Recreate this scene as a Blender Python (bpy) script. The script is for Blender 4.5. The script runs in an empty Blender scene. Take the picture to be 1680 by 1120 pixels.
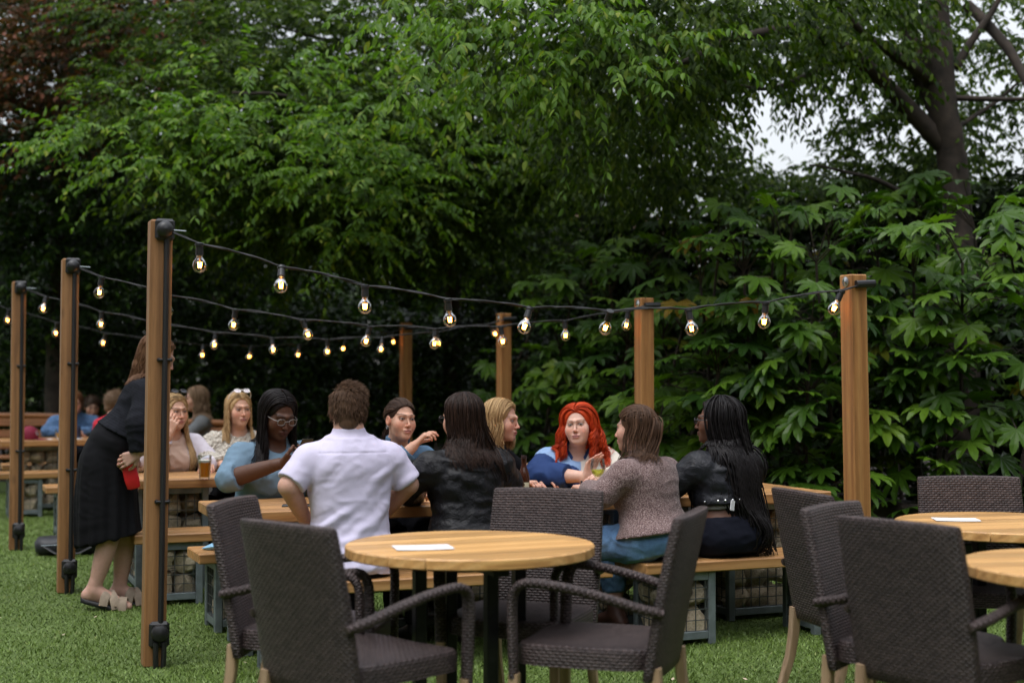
import bpy, bmesh, math
import numpy as np
from mathutils import Vector, Matrix

R = math.radians
PI = math.pi
rng = np.random.default_rng(11)
SC = bpy.context.scene
COL = SC.collection


# ------------------------------------------------------------------ helpers
def link(o, parent=None):
    COL.objects.link(o)
    if parent is not None:
        o.parent = parent
    return o


def tag(o, label=None, cat=None, group=None, kind=None):
    if label:
        o['label'] = label
    if cat:
        o['category'] = cat
    if group:
        o['group'] = group
    if kind:
        o['kind'] = kind
    return o


def thing(name, label, cat, loc=(0, 0, 0), rz=0.0, group=None):
    o = bpy.data.objects.new(name, None)
    o.empty_display_size = 0.1
    link(o)
    o.location = loc
    o.rotation_euler = (0, 0, rz)
    return tag(o, label, cat, group)


def children(o):
    return [c for c in bpy.data.objects if c.parent == o]


def dup(root, loc, rz, label=None):
    r = root.copy()
    COL.objects.link(r)
    r.location = loc
    r.rotation_euler = (0, 0, rz)
    if label:
        r['label'] = label
    for ch in children(root):
        c = ch.copy()
        COL.objects.link(c)
        c.parent = r
        for g in children(ch):
            d = g.copy()
            COL.objects.link(d)
            d.parent = c
    return r


def mesh_np(name, V, quads=None, tris=None, smooth=True, col=None, uv=None):
    """mesh from arrays; col = per-vertex rgb, uv = per-vertex uv"""
    V = np.asarray(V, dtype=np.float32)
    me = bpy.data.meshes.new(name)
    nq = 0 if quads is None else len(quads)
    nt = 0 if tris is None else len(tris)
    idx, tot = [], []
    if nq:
        idx.append(np.asarray(quads, dtype=np.int32).ravel())
        tot.append(np.full(nq, 4, np.int32))
    if nt:
        idx.append(np.asarray(tris, dtype=np.int32).ravel())
        tot.append(np.full(nt, 3, np.int32))
    idx = np.concatenate(idx)
    tot = np.concatenate(tot)
    start = np.concatenate([[0], np.cumsum(tot)[:-1]]).astype(np.int32)
    me.vertices.add(len(V))
    me.vertices.foreach_set('co', V.ravel())
    me.loops.add(len(idx))
    me.loops.foreach_set('vertex_index', idx)
    me.polygons.add(len(tot))
    me.polygons.foreach_set('loop_start', start)
    me.polygons.foreach_set('use_smooth', np.full(len(tot), smooth, dtype=bool))
    if col is not None:
        a = me.color_attributes.new('Col', 'FLOAT_COLOR', 'POINT')
        c4 = np.ones((len(V), 4), np.float32)
        c4[:, :3] = col
        a.data.foreach_set('color', c4.ravel())
    if uv is not None:
        l = me.uv_layers.new(name='UVMap')
        l.data.foreach_set('uv', np.asarray(uv, np.float32)[idx].ravel())
    me.update(calc_edges=True)
    me.validate()
    return me


def obj(name, me, mat=None, parent=None):
    o = bpy.data.objects.new(name, me)
    if mat is not None:
        me.materials.append(mat)
    return link(o, parent)


def rotz(a):
    c, s = math.cos(a), math.sin(a)
    return np.array([[c, -s, 0], [s, c, 0], [0, 0, 1.0]])


def rotx(a):
    c, s = math.cos(a), math.sin(a)
    return np.array([[1.0, 0, 0], [0, c, -s], [0, s, c]])


def roty(a):
    c, s = math.cos(a), math.sin(a)
    return np.array([[c, 0, s], [0, 1.0, 0], [-s, 0, c]])


def nrm(v):
    v = np.asarray(v, float)
    return v / (np.linalg.norm(v, axis=-1, keepdims=True) + 1e-12)


class MB:
    """collects polygons; uv is box-projected in metres unless given"""
    def __init__(s):
        s.V, s.F, s.UV, s.n = [], [], [], 0

    def add(s, verts, faces, uvs=None):
        verts = np.asarray(verts, float)
        s.V.append(verts)
        for k, f in enumerate(faces):
            s.F.append([i + s.n for i in f])
            if uvs is not None:
                s.UV.append(uvs[k])
            else:
                p = verts[list(f)]
                n = np.abs(np.cross(p[1] - p[0], p[2] - p[0]))
                if len(f) > 3:
                    n += np.abs(np.cross(p[2] - p[0], p[3] - p[0]))
                a = int(np.argmax(n))
                o = [(1, 2), (0, 2), (0, 1)][a]
                s.UV.append([(q[o[0]], q[o[1]]) for q in p])
        s.n += len(verts)

    def box(s, c, size, rot=None, bev=0.0):
        hx, hy, hz = [d / 2 for d in size]
        b = min(bev, hx * .9, hy * .9, hz * .9)
        if b <= 0:
            P = np.array([[x, y, z] for z in (-hz, hz) for y in (-hy, hy) for x in (-hx, hx)])
            F = [(0, 2, 3, 1), (4, 5, 7, 6), (0, 1, 5, 4), (2, 6, 7, 3), (0, 4, 6, 2), (1, 3, 7, 5)]
        else:
            P, ix = [], {}
            for sx in (-1, 1):
                for sy in (-1, 1):
                    for sz in (-1, 1):
                        for a in range(3):
                            p = [sx * (hx - b), sy * (hy - b), sz * (hz - b)]
                            p[a] = (sx * hx, sy * hy, sz * hz)[a]
                            ix[(sx, sy, sz, a)] = len(P)
                            P.append(p)
            P = np.array(P)
            F = []
            for a in range(3):
                o = [i for i in range(3) if i != a]
                for sg in (-1, 1):
                    q = []
                    for (u, v) in ((-1, -1), (1, -1), (1, 1), (-1, 1)):
                        k = [0, 0, 0]
                        k[a] = sg
                        k[o[0]] = u
                        k[o[1]] = v
                        q.append(ix[(k[0], k[1], k[2], a)])
                    F.append(q)
                for u in (-1, 1):
                    for v in (-1, 1):
                        q = []
                        for (w, ax) in ((-1, o[0]), (1, o[0]), (1, o[1]), (-1, o[1])):
                            k = [0, 0, 0]
                            k[a] = w
                            k[o[0]] = u
                            k[o[1]] = v
                            q.append(ix[(k[0], k[1], k[2], ax)])
                        F.append(q)
            for sx in (-1, 1):
                for sy in (-1, 1):
                    for sz in (-1, 1):
                        F.append([ix[(sx, sy, sz, a)] for a in range(3)])
            G = []
            for f in F:
                p = P[f]
                n = np.cross(p[1] - p[0], p[2] - p[0])
                G.append(f if np.dot(n, p.mean(0)) > 0 else f[::-1])
            F = G
        if rot is not None:
            P0 = P
            uv = []
            for f in F:
                p = P0[list(f)]
                n = np.abs(np.cross(p[1] - p[0], p[2] - p[0]))
                o = [(1, 2), (0, 2), (0, 1)][int(np.argmax(n))]
                uv.append([(q[o[0]], q[o[1]]) for q in p])
            s.add(P @ np.asarray(rot).T + np.array(c), F, uv)
        else:
            s.add(P + np.array(c), F)
        return s

    def rings(s, rings, cap=True, vlen=None):
        """loft closed rings (list of (n,3))"""
        rings = [np.asarray(r, float) for r in rings]
        n, m = len(rings[0]), len(rings)
        P = np.concatenate(rings)
        per = np.concatenate([[0], np.cumsum(np.linalg.norm(np.roll(rings[m // 2], -1, 0) - rings[m // 2], axis=1))])
        cs = np.array([r.mean(0) for r in rings])
        vl = np.concatenate([[0], np.cumsum(np.linalg.norm(np.diff(cs, axis=0), axis=1))])
        F, UV = [], []
        for i in range(m - 1):
            for k in range(n):
                k2 = (k + 1) % n
                F.append((i * n + k, i * n + k2, (i + 1) * n + k2, (i + 1) * n + k))
                UV.append([(per[k], vl[i]), (per[k + 1], vl[i]), (per[k + 1], vl[i + 1]), (per[k], vl[i + 1])])
        if cap:
            F.append(tuple(range(n))[::-1])
            UV.append([(q[0], q[1]) for q in rings[0][::-1]])
            F.append(tuple((m - 1) * n + k for k in range(n)))
            UV.append([(q[0], q[1]) for q in rings[-1]])
        s.add(P, F, UV)
        return s

    def tube(s, pts, rad, n=8, cap=True, flat=None, up=(0, 0, 1)):
        """flat=(a,b): elliptic section scale across / along up"""
        pts = np.asarray(pts, float)
        rad = np.broadcast_to(np.asarray(rad, float), (len(pts),))
        T = nrm(np.gradient(pts, axis=0))
        up = np.asarray(up, float)
        rr = []
        a = np.linspace(0, 2 * PI, n, endpoint=False)
        A = None
        for i in range(len(pts)):
            t = T[i]
            if A is None:
                A = np.cross(t, up)
                if np.linalg.norm(A) < 1e-3:
                    A = np.cross(t, (1, 0, 0) if abs(t[0]) < .9 else (0, 1, 0))
            else:
                A = A - t * np.dot(A, t)
            A = A / np.linalg.norm(A)
            B = np.cross(t, A)
            fa, fb = flat or (1, 1)
            rr.append(pts[i] + rad[i] * (fa * np.cos(a)[:, None] * A + fb * np.sin(a)[:, None] * B))
        return s.rings(rr, cap)

    def lathe(s, prof, n=16, c=(0, 0, 0), rot=None):
        a = np.linspace(0, 2 * PI, n, endpoint=False)
        rr = []
        for r, z in prof:
            p = np.stack([r * np.cos(a), r * np.sin(a), np.full(n, z)], 1)
            if rot is not None:
                p = p @ np.asarray(rot).T
            rr.append(p + np.array(c))
        return s.rings(rr)

    def me(s, name, smooth=False, angle=35):
        V = np.concatenate(s.V)
        me = bpy.data.meshes.new(name)
        me.from_pydata(V.tolist(), [], s.F)
        l = me.uv_layers.new(name='UVMap')
        l.data.foreach_set('uv', np.array([c for f in s.UV for c in f], np.float32).ravel())
        if smooth:
            me.polygons.foreach_set('use_smooth', np.ones(len(me.polygons), bool))
            me.set_sharp_from_angle(angle=R(angle))
        me.update()
        return me

    def build(s, name, mat, parent=None, smooth=False, angle=35):
        return obj(name, s.me(name, smooth, angle), mat, parent)


# ------------------------------------------------------------------ noise
_perm = np.random.default_rng(3).permutation(512)
_grad = nrm(np.random.default_rng(4).normal(size=(512, 3)))


def noise(p, seed=0):
    p = np.asarray(p, float)
    i = np.floor(p).astype(int)
    f = p - i
    u = f * f * f * (f * (f * 6 - 15) + 10)
    out = 0
    for dx in (0, 1):
        for dy in (0, 1):
            for dz in (0, 1):
                h = _perm[(_perm[(_perm[(i[..., 0] + dx + seed * 17) % 512] + i[..., 1] + dy) % 512] + i[..., 2] + dz) % 512]
                g = _grad[h]
                d = (g * (f - np.array([dx, dy, dz]))).sum(-1)
                w = (u[..., 0] if dx else 1 - u[..., 0]) * (u[..., 1] if dy else 1 - u[..., 1]) * (u[..., 2] if dz else 1 - u[..., 2])
                out = out + w * d
    return out * 1.5


def fbm(p, o=3, seed=0):
    r, a = 0, 1.0
    for k in range(o):
        r = r + a * noise(p * 2 ** k, seed + k)
        a *= .5
    return r


# ------------------------------------------------------------------ materials
class NT:
    def __init__(s, name):
        s.m = bpy.data.materials.new(name)
        s.m.use_nodes = True
        s.t = s.m.node_tree
        s.b = s.t.nodes['Principled BSDF']
        s.out = s.t.nodes['Material Output']

    def n(s, typ, **kw):
        x = s.t.nodes.new(typ)
        for k, v in kw.items():
            if k in x.inputs.keys() or '_' in k and k.replace('_', ' ') in x.inputs.keys():
                x.inputs[k if k in x.inputs.keys() else k.replace('_', ' ')].default_value = v
            else:
                setattr(x, k, v)
        return x

    def l(s, a, b):
        s.t.links.new(a, b)

    def set(s, **kw):
        for k, v in kw.items():
            s.b.inputs[k.replace('_', ' ')].default_value = v
        return s

    def coord(s, kind='Object', scale=(1, 1, 1), rot=(0, 0, 0)):
        tc = s.n('ShaderNodeTexCoord')
        mp = s.n('ShaderNodeMapping')
        mp.inputs['Scale'].default_value = scale
        mp.inputs['Rotation'].default_value = rot
        s.l(tc.outputs[kind], mp.inputs['Vector'])
        return mp.outputs['Vector']

    def noise(s, vec, scale=5, detail=4, rough=.5, dist=0.0):
        x = s.n('ShaderNodeTexNoise')
        x.inputs['Scale'].default_value = scale
        x.inputs['Detail'].default_value = detail
        x.inputs['Roughness'].default_value = rough
        x.inputs['Distortion'].default_value = dist
        if vec is not None:
            s.l(vec, x.inputs['Vector'])
        return x.outputs['Fac']

    def ramp(s, fac, stops):
        x = s.n('ShaderNodeValToRGB')
        e = x.color_ramp.elements
        while len(e) < len(stops):
            e.new(.5)
        for i, (p, c) in enumerate(stops):
            e[i].position = p
            e[i].color = (c[0], c[1], c[2], 1) if not isinstance(c, (int, float)) else (c, c, c, 1)
        s.l(fac, x.inputs['Fac'])
        return x.outputs['Color']

    def mix(s, fac, a, b, mode='MIX'):
        x = s.n('ShaderNodeMix', data_type='RGBA', blend_type=mode)
        for i, v in ((0, fac), (6, a), (7, b)):
            if hasattr(v, 'node'):
                s.l(v, x.inputs[i])
            else:
                x.inputs[i].default_value = v if i == 0 or len(v) == 4 else (*v, 1)
        return x.outputs[2]

    def math(s, op, a, b=0.0):
        x = s.n('ShaderNodeMath', operation=op)
        for i, v in ((0, a), (1, b)):
            if hasattr(v, 'node'):
                s.l(v, x.inputs[i])
            else:
                x.inputs[i].default_value = v
        return x.outputs[0]

    def bump(s, h, strength=.5, dist=.01):
        x = s.n('ShaderNodeBump')
        x.inputs['Strength'].default_value = strength
        x.inputs['Distance'].default_value = dist
        s.l(h, x.inputs['Height'])
        s.l(x.outputs['Normal'], s.b.inputs['Normal'])
        return s

    def col(s, c):
        if hasattr(c, 'node'):
            s.l(c, s.b.inputs['Base Color'])
        else:
            s.b.inputs['Base Color'].default_value = (*c, 1)
        return s


def plain(name, c, rough=.5, metal=0.0, var=.15, scale=30, bump=0.0):
    t = NT(name)
    v = t.coord()
    f = t.noise(v, scale, 4)
    a = tuple(x * (1 - var) for x in c)
    b = tuple(min(1, x * (1 + var)) for x in c)
    t.col(t.ramp(f, [(.3, a), (.7, b)]))
    t.set(Roughness=rough, Metallic=metal)
    if bump:
        t.bump(f, bump, .004)
    return t.m


def wood_mat(name, dark, mid, light, axis=0, rough=.5, gscale=1.0, wv=.24):
    """grain along object axis; tone varies plank by plank (island)"""
    t = NT(name)
    sc = [9 * gscale] * 3
    sc[axis] = .55 * gscale
    tc = t.n('ShaderNodeTexCoord')
    geo = t.n('ShaderNodeNewGeometry')
    off = t.n('ShaderNodeVectorMath', operation='SCALE')
    t.l(tc.outputs['Object'], off.inputs[0])
    off.inputs['Scale'].default_value = 1
    add = t.n('ShaderNodeVectorMath', operation='ADD')
    t.l(off.outputs[0], add.inputs[0])
    rv = t.n('ShaderNodeCombineXYZ')
    rr = t.math('MULTIPLY', geo.outputs['Random Per Island'], 13.0)
    for i in range(3):
        t.l(rr, rv.inputs[i])
    t.l(rv.outputs[0], add.inputs[1])
    oi = t.n('ShaderNodeObjectInfo')
    add2 = t.n('ShaderNodeVectorMath', operation='ADD')
    t.l(add.outputs[0], add2.inputs[0])
    cv = t.n('ShaderNodeCombineXYZ')
    ro = t.math('MULTIPLY', oi.outputs['Random'], 7.0)
    for i in range(3):
        t.l(ro, cv.inputs[i])
    t.l(cv.outputs[0], add2.inputs[1])
    mp = t.n('ShaderNodeMapping')
    mp.inputs['Scale'].default_value = sc
    t.l(add2.outputs[0], mp.inputs['Vector'])
    v = mp.outputs['Vector']
    g1 = t.noise(v, 2.2, 6, .62, 1.1)
    w = t.n('ShaderNodeTexWave', wave_type='RINGS', rings_direction='XYZ'[axis])
    w.inputs['Scale'].default_value = .9
    w.inputs['Distortion'].default_value = 4.5
    w.inputs['Detail'].default_value = 3
    w.inputs['Detail Scale'].default_value = 1.2
    t.l(v, w.inputs['Vector'])
    g = t.mix(wv, g1, w.outputs['Color'])
    fine = t.noise(v, 14, 3, .6)
    c = t.ramp(g, [(.15, dark), (.48, mid), (.85, light)])
    tone = t.ramp(geo.outputs['Random Per Island'], [(0, .72), (.5, .95), (1, 1.12)])
    c = t.mix(1.0, c, tone, 'MULTIPLY')
    fr = t.ramp(fine, [(.3, .78), (.6, 1.05)])
    c = t.mix(.8, c, fr, 'MULTIPLY')
    # sparse knots
    kn = t.n('ShaderNodeTexVoronoi')
    kn.inputs['Scale'].default_value = 1.0
    ks = t.n('ShaderNodeMapping')
    s2 = [5.0] * 3
    s2[axis] = 2.0
    ks.inputs['Scale'].default_value = s2
    t.l(add2.outputs[0], ks.inputs['Vector'])
    t.l(ks.outputs[0], kn.inputs['Vector'])
    kf = t.ramp(kn.outputs['Distance'], [(.04, .35), (.12, 1.0)])
    c = t.mix(.75, c, kf, 'MULTIPLY')
    t.col(c)
    t.set(Roughness=rough)
    t.bump(t.mix(.5, g1, fine), .35, .003)
    return t.m


M = {}
M['post'] = wood_mat('post_timber', (.14, .060, .020), (.32, .150, .052), (.43, .225, .090), 2, .6)
M['post_orange'] = wood_mat('post_timber_warm', (.20, .082, .024), (.42, .190, .056), (.54, .29, .10), 2, .55)
M['plank'] = wood_mat('oiled_plank', (.22, .100, .034), (.48, .245, .088), (.64, .375, .155), 0, .40)
M['round_top'] = wood_mat('light_plank', (.33, .155, .048), (.64, .350, .122), (.82, .52, .215), 0, .36)
M['slat'] = wood_mat('orange_slat', (.13, .045, .014), (.30, .115, .034), (.38, .17, .06), 0, .45)
M['oak'] = wood_mat('pale_leg_wood', (.25, .155, .085), (.40, .27, .16), (.50, .36, .23), 2, .55)
M['steel'] = plain('galvanised_steel', (.20, .235, .25), .48, .55, .25, 14)
M['wire'] = plain('dark_wire', (.09, .10, .10), .5, .6, .2, 40)
M['black'] = plain('black_plastic', (.012, .012, .013), .42, 0, .3, 60)
M['rubber'] = plain('black_cable', (.010, .010, .011), .5, 0, .3, 90)
M['dark_metal'] = plain('dark_metal', (.02, .02, .022), .4, .7, .3, 30)
M['chrome'] = plain('bright_screw', (.6, .6, .6), .25, 1, .1)
M['paper'] = plain('white_paper', (.78, .78, .80), .6, 0, .02, 20)
M['brass'] = plain('lamp_cap', (.55, .42, .25), .3, .9, .1)


def stone_mat():
    t = NT('limestone')
    v = t.coord()
    oi = t.n('ShaderNodeObjectInfo')
    f = t.noise(v, 7, 8, .65, .4)
    c = t.ramp(f, [(.25, (.30, .235, .15)), (.5, (.58, .48, .325)), (.75, (.74, .65, .49))])
    tone = t.ramp(oi.outputs['Random'], [(0, .62), (1, 1.1)])
    t.col(t.mix(1.0, c, tone, 'MULTIPLY'))
    t.set(Roughness=.9)
    t.bump(t.noise(v, 22, 6, .7), .8, .012)
    return t.m


M['stone'] = stone_mat()


def rattan_mat():
    t = NT('woven_rattan')
    tc = t.n('ShaderNodeTexCoord')
    mp = t.n('ShaderNodeMapping')
    mp.inputs['Scale'].default_value = (100, 100, 100)
    t.l(tc.outputs['UV'], mp.inputs['Vector'])
    b = t.n('ShaderNodeTexBrick', offset=.5, offset_frequency=2)
    for k, v in (('Scale', 1.0), ('Mortar Size', .14), ('Mortar Smooth', .5), ('Bias', -.1), ('Brick Width', 2.5), ('Row Height', 1.05)):
        b.inputs[k].default_value = v
    t.l(mp.outputs[0], b.inputs['Vector'])
    b.inputs['Color1'].default_value = (.078, .056, .053, 1)
    b.inputs['Color2'].default_value = (.040, .028, .027, 1)
    b.inputs['Mortar'].default_value = (.006, .004, .004, 1)
    oc = t.coord('Object', (1, 1, 1))
    n = t.ramp(t.noise(oc, 60, 3), [(.3, .75), (.7, 1.25)])
    t.col(t.mix(1.0, b.outputs['Color'], n, 'MULTIPLY'))
    t.set(Roughness=.46)
    t.b.inputs['Specular IOR Level'].default_value = .3
    # each strand bulges: sine along brick length and across the row
    sx = t.n('ShaderNodeSeparateXYZ')
    t.l(mp.outputs[0], sx.inputs[0])
    row = t.math('FLOOR', t.math('DIVIDE', sx.outputs[1], 1.05))
    sh = t.math('MULTIPLY', t.math('MODULO', row, 2.0), 1.25)
    ux = t.math('ABSOLUTE', t.math('SINE', t.math('MULTIPLY', t.math('ADD', sx.outputs[0], sh), PI / 2.5)))
    uy = t.math('ABSOLUTE', t.math('SINE', t.math('MULTIPLY', sx.outputs[1], PI / 1.05)))
    h = t.math('MULTIPLY', ux, uy)
    t.bump(h, .8, .006)
    return t.m


M['rattan'] = rattan_mat()


def turf_mat():
    t = NT('artificial_turf')
    v = t.coord()
    big = t.noise(v, .5, 4, .6)
    fine = t.noise(v, 120, 3, .7)
    c = t.ramp(fine, [(.3, (.060, .100, .016)), (.55, (.125, .200, .032)), (.8, (.17, .255, .050))])
    c = t.mix(.7, c, t.ramp(big, [(.3, .75), (.7, 1.15)]), 'MULTIPLY')
    t.col(c)
    t.set(Roughness=.8)
    t.bump(fine, 1.0, .02)
    return t.m


def blade_mat():
    t = NT('grass_blade')
    g = t.n('ShaderNodeNewGeometry')
    v = t.coord()
    big = t.noise(v, .6, 4, .6)
    c = t.ramp(g.outputs['Random Per Island'], [(0, (.098, .160, .022)), (.45, (.128, .208, .030)), (.94, (.152, .235, .038)), (1, (.24, .26, .08))])
    c = t.mix(.8, c, t.ramp(big, [(.3, .72), (.7, 1.18)]), 'MULTIPLY')
    t.col(c)
    t.set(Roughness=.55)
    return t.m


def leaf_mat(name, stops, rough=.4, trans=.3, spec=.5):
    t = NT(name)
    g = t.n('ShaderNodeNewGeometry')
    c = t.ramp(g.outputs['Random Per Island'], stops)
    t.col(c)
    t.set(Roughness=rough)
    t.b.inputs['Specular IOR Level'].default_value = spec
    tr = t.n('ShaderNodeBsdfTranslucent')
    cc = t.mix(1.0, c, (1.5, 1.7, .6), 'MULTIPLY')
    t.l(cc, tr.inputs['Color'])
    mx = t.n('ShaderNodeMixShader')
    mx.inputs[0].default_value = trans
    t.l(t.b.outputs[0], mx.inputs[1])
    t.l(tr.outputs[0], mx.inputs[2])
    t.l(mx.outputs[0], t.out.inputs['Surface'])
    return t.m


M['turf'] = turf_mat()
M['blade'] = blade_mat()
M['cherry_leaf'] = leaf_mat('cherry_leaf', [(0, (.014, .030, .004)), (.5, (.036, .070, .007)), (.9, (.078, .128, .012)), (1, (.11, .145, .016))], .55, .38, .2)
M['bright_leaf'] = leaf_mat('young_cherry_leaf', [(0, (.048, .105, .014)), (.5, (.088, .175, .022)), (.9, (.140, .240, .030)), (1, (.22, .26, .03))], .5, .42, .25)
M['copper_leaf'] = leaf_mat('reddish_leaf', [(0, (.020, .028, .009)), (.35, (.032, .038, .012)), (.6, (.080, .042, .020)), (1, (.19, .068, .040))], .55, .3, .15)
M['laurel_leaf'] = leaf_mat('laurel_leaf', [(0, (.006, .015, .003)), (.5, (.014, .035, .005)), (.85, (.036, .080, .010)), (1, (.085, .145, .016))], .38, .2, .2)
M['fatsia_leaf'] = leaf_mat('fatsia_leaf', [(0, (.016, .044, .007)), (.5, (.050, .112, .010)), (.94, (.105, .195, .017)), (.985, (.11, .16, .016)), (1, (.24, .13, .015))], .36, .28, .22)
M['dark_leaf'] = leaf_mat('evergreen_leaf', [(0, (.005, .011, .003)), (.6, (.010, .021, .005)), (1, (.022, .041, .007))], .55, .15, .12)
M['bark'] = plain('bark', (.036, .026, .019), .9, 0, .55, 9, 1.0)
M['brick'] = plain('pink_brick', (.32, .19, .16), .9, 0, .3, 6, .3)


def skin_mat():
    t = NT('skin')
    a = t.n('ShaderNodeAttribute', attribute_name='Col')
    v = t.coord()
    n = t.ramp(t.noise(v, 38, 6, .7), [(.25, .82), (.5, .95), (.75, 1.04)])
    t.col(t.mix(1.0, a.outputs['Color'], n, 'MULTIPLY'))
    t.set(Roughness=.55)
    t.b.inputs['Specular IOR Level'].default_value = .35
    t.b.inputs['Subsurface Weight'].default_value = .12
    t.b.inputs['Subsurface Radius'].default_value = (.012, .005, .003)
    t.b.inputs['Subsurface Scale'].default_value = 1.0
    return t.m


M['skin'] = skin_mat()


def hair_mat(name, dark, light, rough=.38):
    t = NT(name)
    g = t.n('ShaderNodeNewGeometry')
    v = t.coord('Object', (1, 1, .12))
    n = t.noise(v, 110, 3, .6)
    f = t.mix(.5, g.outputs['Random Per Island'], n)
    t.col(t.ramp(f, [(.2, dark), (.8, light)]))
    t.set(Roughness=rough)
    t.b.inputs['Specular IOR Level'].default_value = .16
    t.bump(n, .5, .004)
    return t.m


def cloth_mat(name, c, rough=.8, weave=500, var=.12, vcol=False, bump=.25, sheen=.0):
    t = NT(name)
    v = t.coord()
    f = t.noise(v, weave, 2, .6)
    big = t.noise(v, 6, 4, .6)
    if vcol:
        a = t.n('ShaderNodeAttribute', attribute_name='Col').outputs['Color']
    else:
        a = (*c, 1)
    r1 = t.ramp(f, [(.3, 1 - var), (.7, 1 + var)])
    r2 = t.ramp(big, [(.3, .93), (.7, 1.05)])
    t.col(t.mix(1.0, t.mix(1.0, a, r1, 'MULTIPLY'), r2, 'MULTIPLY'))
    t.set(Roughness=rough)
    t.b.inputs['Sheen Weight'].default_value = sheen
    t.b.inputs['Specular IOR Level'].default_value = .08 if max(c) < .05 else .25
    crease = t.noise(v, 22, 5, .65, .6)
    t.bump(t.mix(.3, crease, f), bump, .012)
    return t.m


def leather_mat(name, c=(.007, .007, .0085)):
    t = NT(name)
    v = t.coord()
    f = t.noise(v, 14, 6, .7, 1.2)
    t.col(t.ramp(f, [(.3, tuple(x * .7 for x in c)), (.7, tuple(x * 1.5 for x in c))]))
    t.set(Roughness=.34)
    t.b.inputs['Specular IOR Level'].default_value = .26
    t.bump(f, .6, .02)
    return t.m


def tweed_mat():
    t = NT('tweed')
    v = t.coord()
    f = t.noise(v, 190, 2, .9)
    f2 = t.noise(v, 420, 2, .8)
    c = t.ramp(f, [(.36, (.038, .017, .018)), (.5, (.145, .085, .080)), (.64, (.40, .31, .29))])
    t.col(t.mix(.6, c, t.ramp(f2, [(.3, .6), (.7, 1.3)]), 'MULTIPLY'))
    t.set(Roughness=.95)
    t.b.inputs['Sheen Weight'].default_value = .15
    t.bump(f, .5, .006)
    return t.m


def denim_mat(name, c, vcol=False):
    t = NT(name)
    v = t.coord()
    f = t.noise(v, 300, 2, .8)
    big = t.noise(v, 9, 5, .65)
    d = tuple(x * .65 for x in c)
    l = tuple(min(1, x * 1.55 + .02) for x in c)
    cc = t.ramp(big, [(.3, d), (.52, c), (.75, l)])
    t.col(t.mix(.7, cc, t.ramp(f, [(.3, .75), (.7, 1.2)]), 'MULTIPLY'))
    t.set(Roughness=.85)
    t.bump(t.noise(v, 16, 5, .6, .8), .4, .015)
    return t.m


def knit_mat(name, c):
    t = NT(name)
    v = t.coord()
    vo = t.n('ShaderNodeTexVoronoi')
    vo.inputs['Scale'].default_value = 42
    t.l(v, vo.inputs['Vector'])
    t.col(t.ramp(vo.outputs['Distance'], [(0, tuple(min(1, x * 1.1) for x in c)), (.8, tuple(x * .80 for x in c))]))
    t.set(Roughness=.95)
    inv = t.math('SUBTRACT', 1.0, vo.outputs['Distance'])
    t.bump(inv, .9, .02)
    return t.m


def glass_mat(name, tint=(1, 1, 1), ior=1.45, thin=True):
    """thin clear glass: fresnel gloss over a clear body"""
    t = NT(name)
    tr = t.n('ShaderNodeBsdfTransparent')
    tr.inputs[0].default_value = (*tint, 1)
    gl = t.n('ShaderNodeBsdfGlossy')
    gl.inputs['Roughness'].default_value = .03
    fr = t.n('ShaderNodeFresnel')
    fr.inputs[0].default_value = ior
    f = t.math('MULTIPLY', fr.outputs[0], .6)
    mx = t.n('ShaderNodeMixShader')
    t.l(f, mx.inputs[0])
    t.l(tr.outputs[0], mx.inputs[1])
    t.l(gl.outputs[0], mx.inputs[2])
    t.l(mx.outputs[0], t.out.inputs['Surface'])
    return t.m


M['glass'] = glass_mat('clear_glass', (.93, .95, .95))
M['bulb_glass'] = glass_mat('bulb_glass', (1, .86, .66), 1.5)


def emit_mat(name, c, s):
    t = NT(name)
    t.col((.8, .6, .3))
    t.b.inputs['Emission Color'].default_value = (*c, 1)
    t.b.inputs['Emission Strength'].default_value = s
    return t.m


M['filament'] = emit_mat('lit_filament', (1, .40, .08), 26)
M['beer'] = leaf_mat('amber_beer', [(0, (.80, .36, .030)), (1, (.80, .36, .030))], .1, .45)
M['foam'] = plain('beer_foam', (.8, .76, .66), .8)
M['amber_glass'] = NT('brown_bottle_glass').col((.05, .014, .006)).set(Roughness=.07).m
M['label'] = plain('cream_label', (.66, .60, .42), .6, 0, .06, 60)
M['ink'] = plain('label_ink', (.05, .05, .06), .6)
M['wine'] = leaf_mat('white_wine', [(0, (.78, .72, .42)), (1, (.78, .72, .42))], .1, .5)
M['red'] = plain('red_leather', (.55, .012, .018), .35, 0, .1)
# ------------------------------------------------------------------ layout grid
# the picnic tables, posts and light strings stand on one grid turned 22.3 degrees
YAW = R(22.3)
CU, SU = math.cos(YAW), math.sin(YAW)


def G(u, n, z=0.0):
    return (-.586 + CU * u - SU * n, 6.64 + SU * u + CU * n, z)


HB, HT = .43, .72          # bench and table heights

# ------------------------------------------------------------------ ground
g = MB()
g.add([(-60, -20, 0), (60, -20, 0), (60, 90, 0), (-60, 90, 0)], [(0, 1, 2, 3)])
tag(g.build('lawn', M['turf']), kind='structure')


# bare soil of the planting beds under and behind the shrubs
BEDX = [-30, -9, -4, .2, 1.2, 3.0, 7, 30]
BEDY = [19.3, 19.2, 17.6, 14.9, 12.2, 9.9, 8.0, 7.5]
bed = MB()
bed.add([(a_, b_, .004) for a_, b_ in zip(BEDX, BEDY)] + [(30, 75, .004), (-30, 75, .004)], [tuple(range(10))])
tag(bed.build('soil_bed', plain('dark_soil', (.022, .016, .011), .95, 0, .5, 9, .8)), kind='structure')


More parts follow.
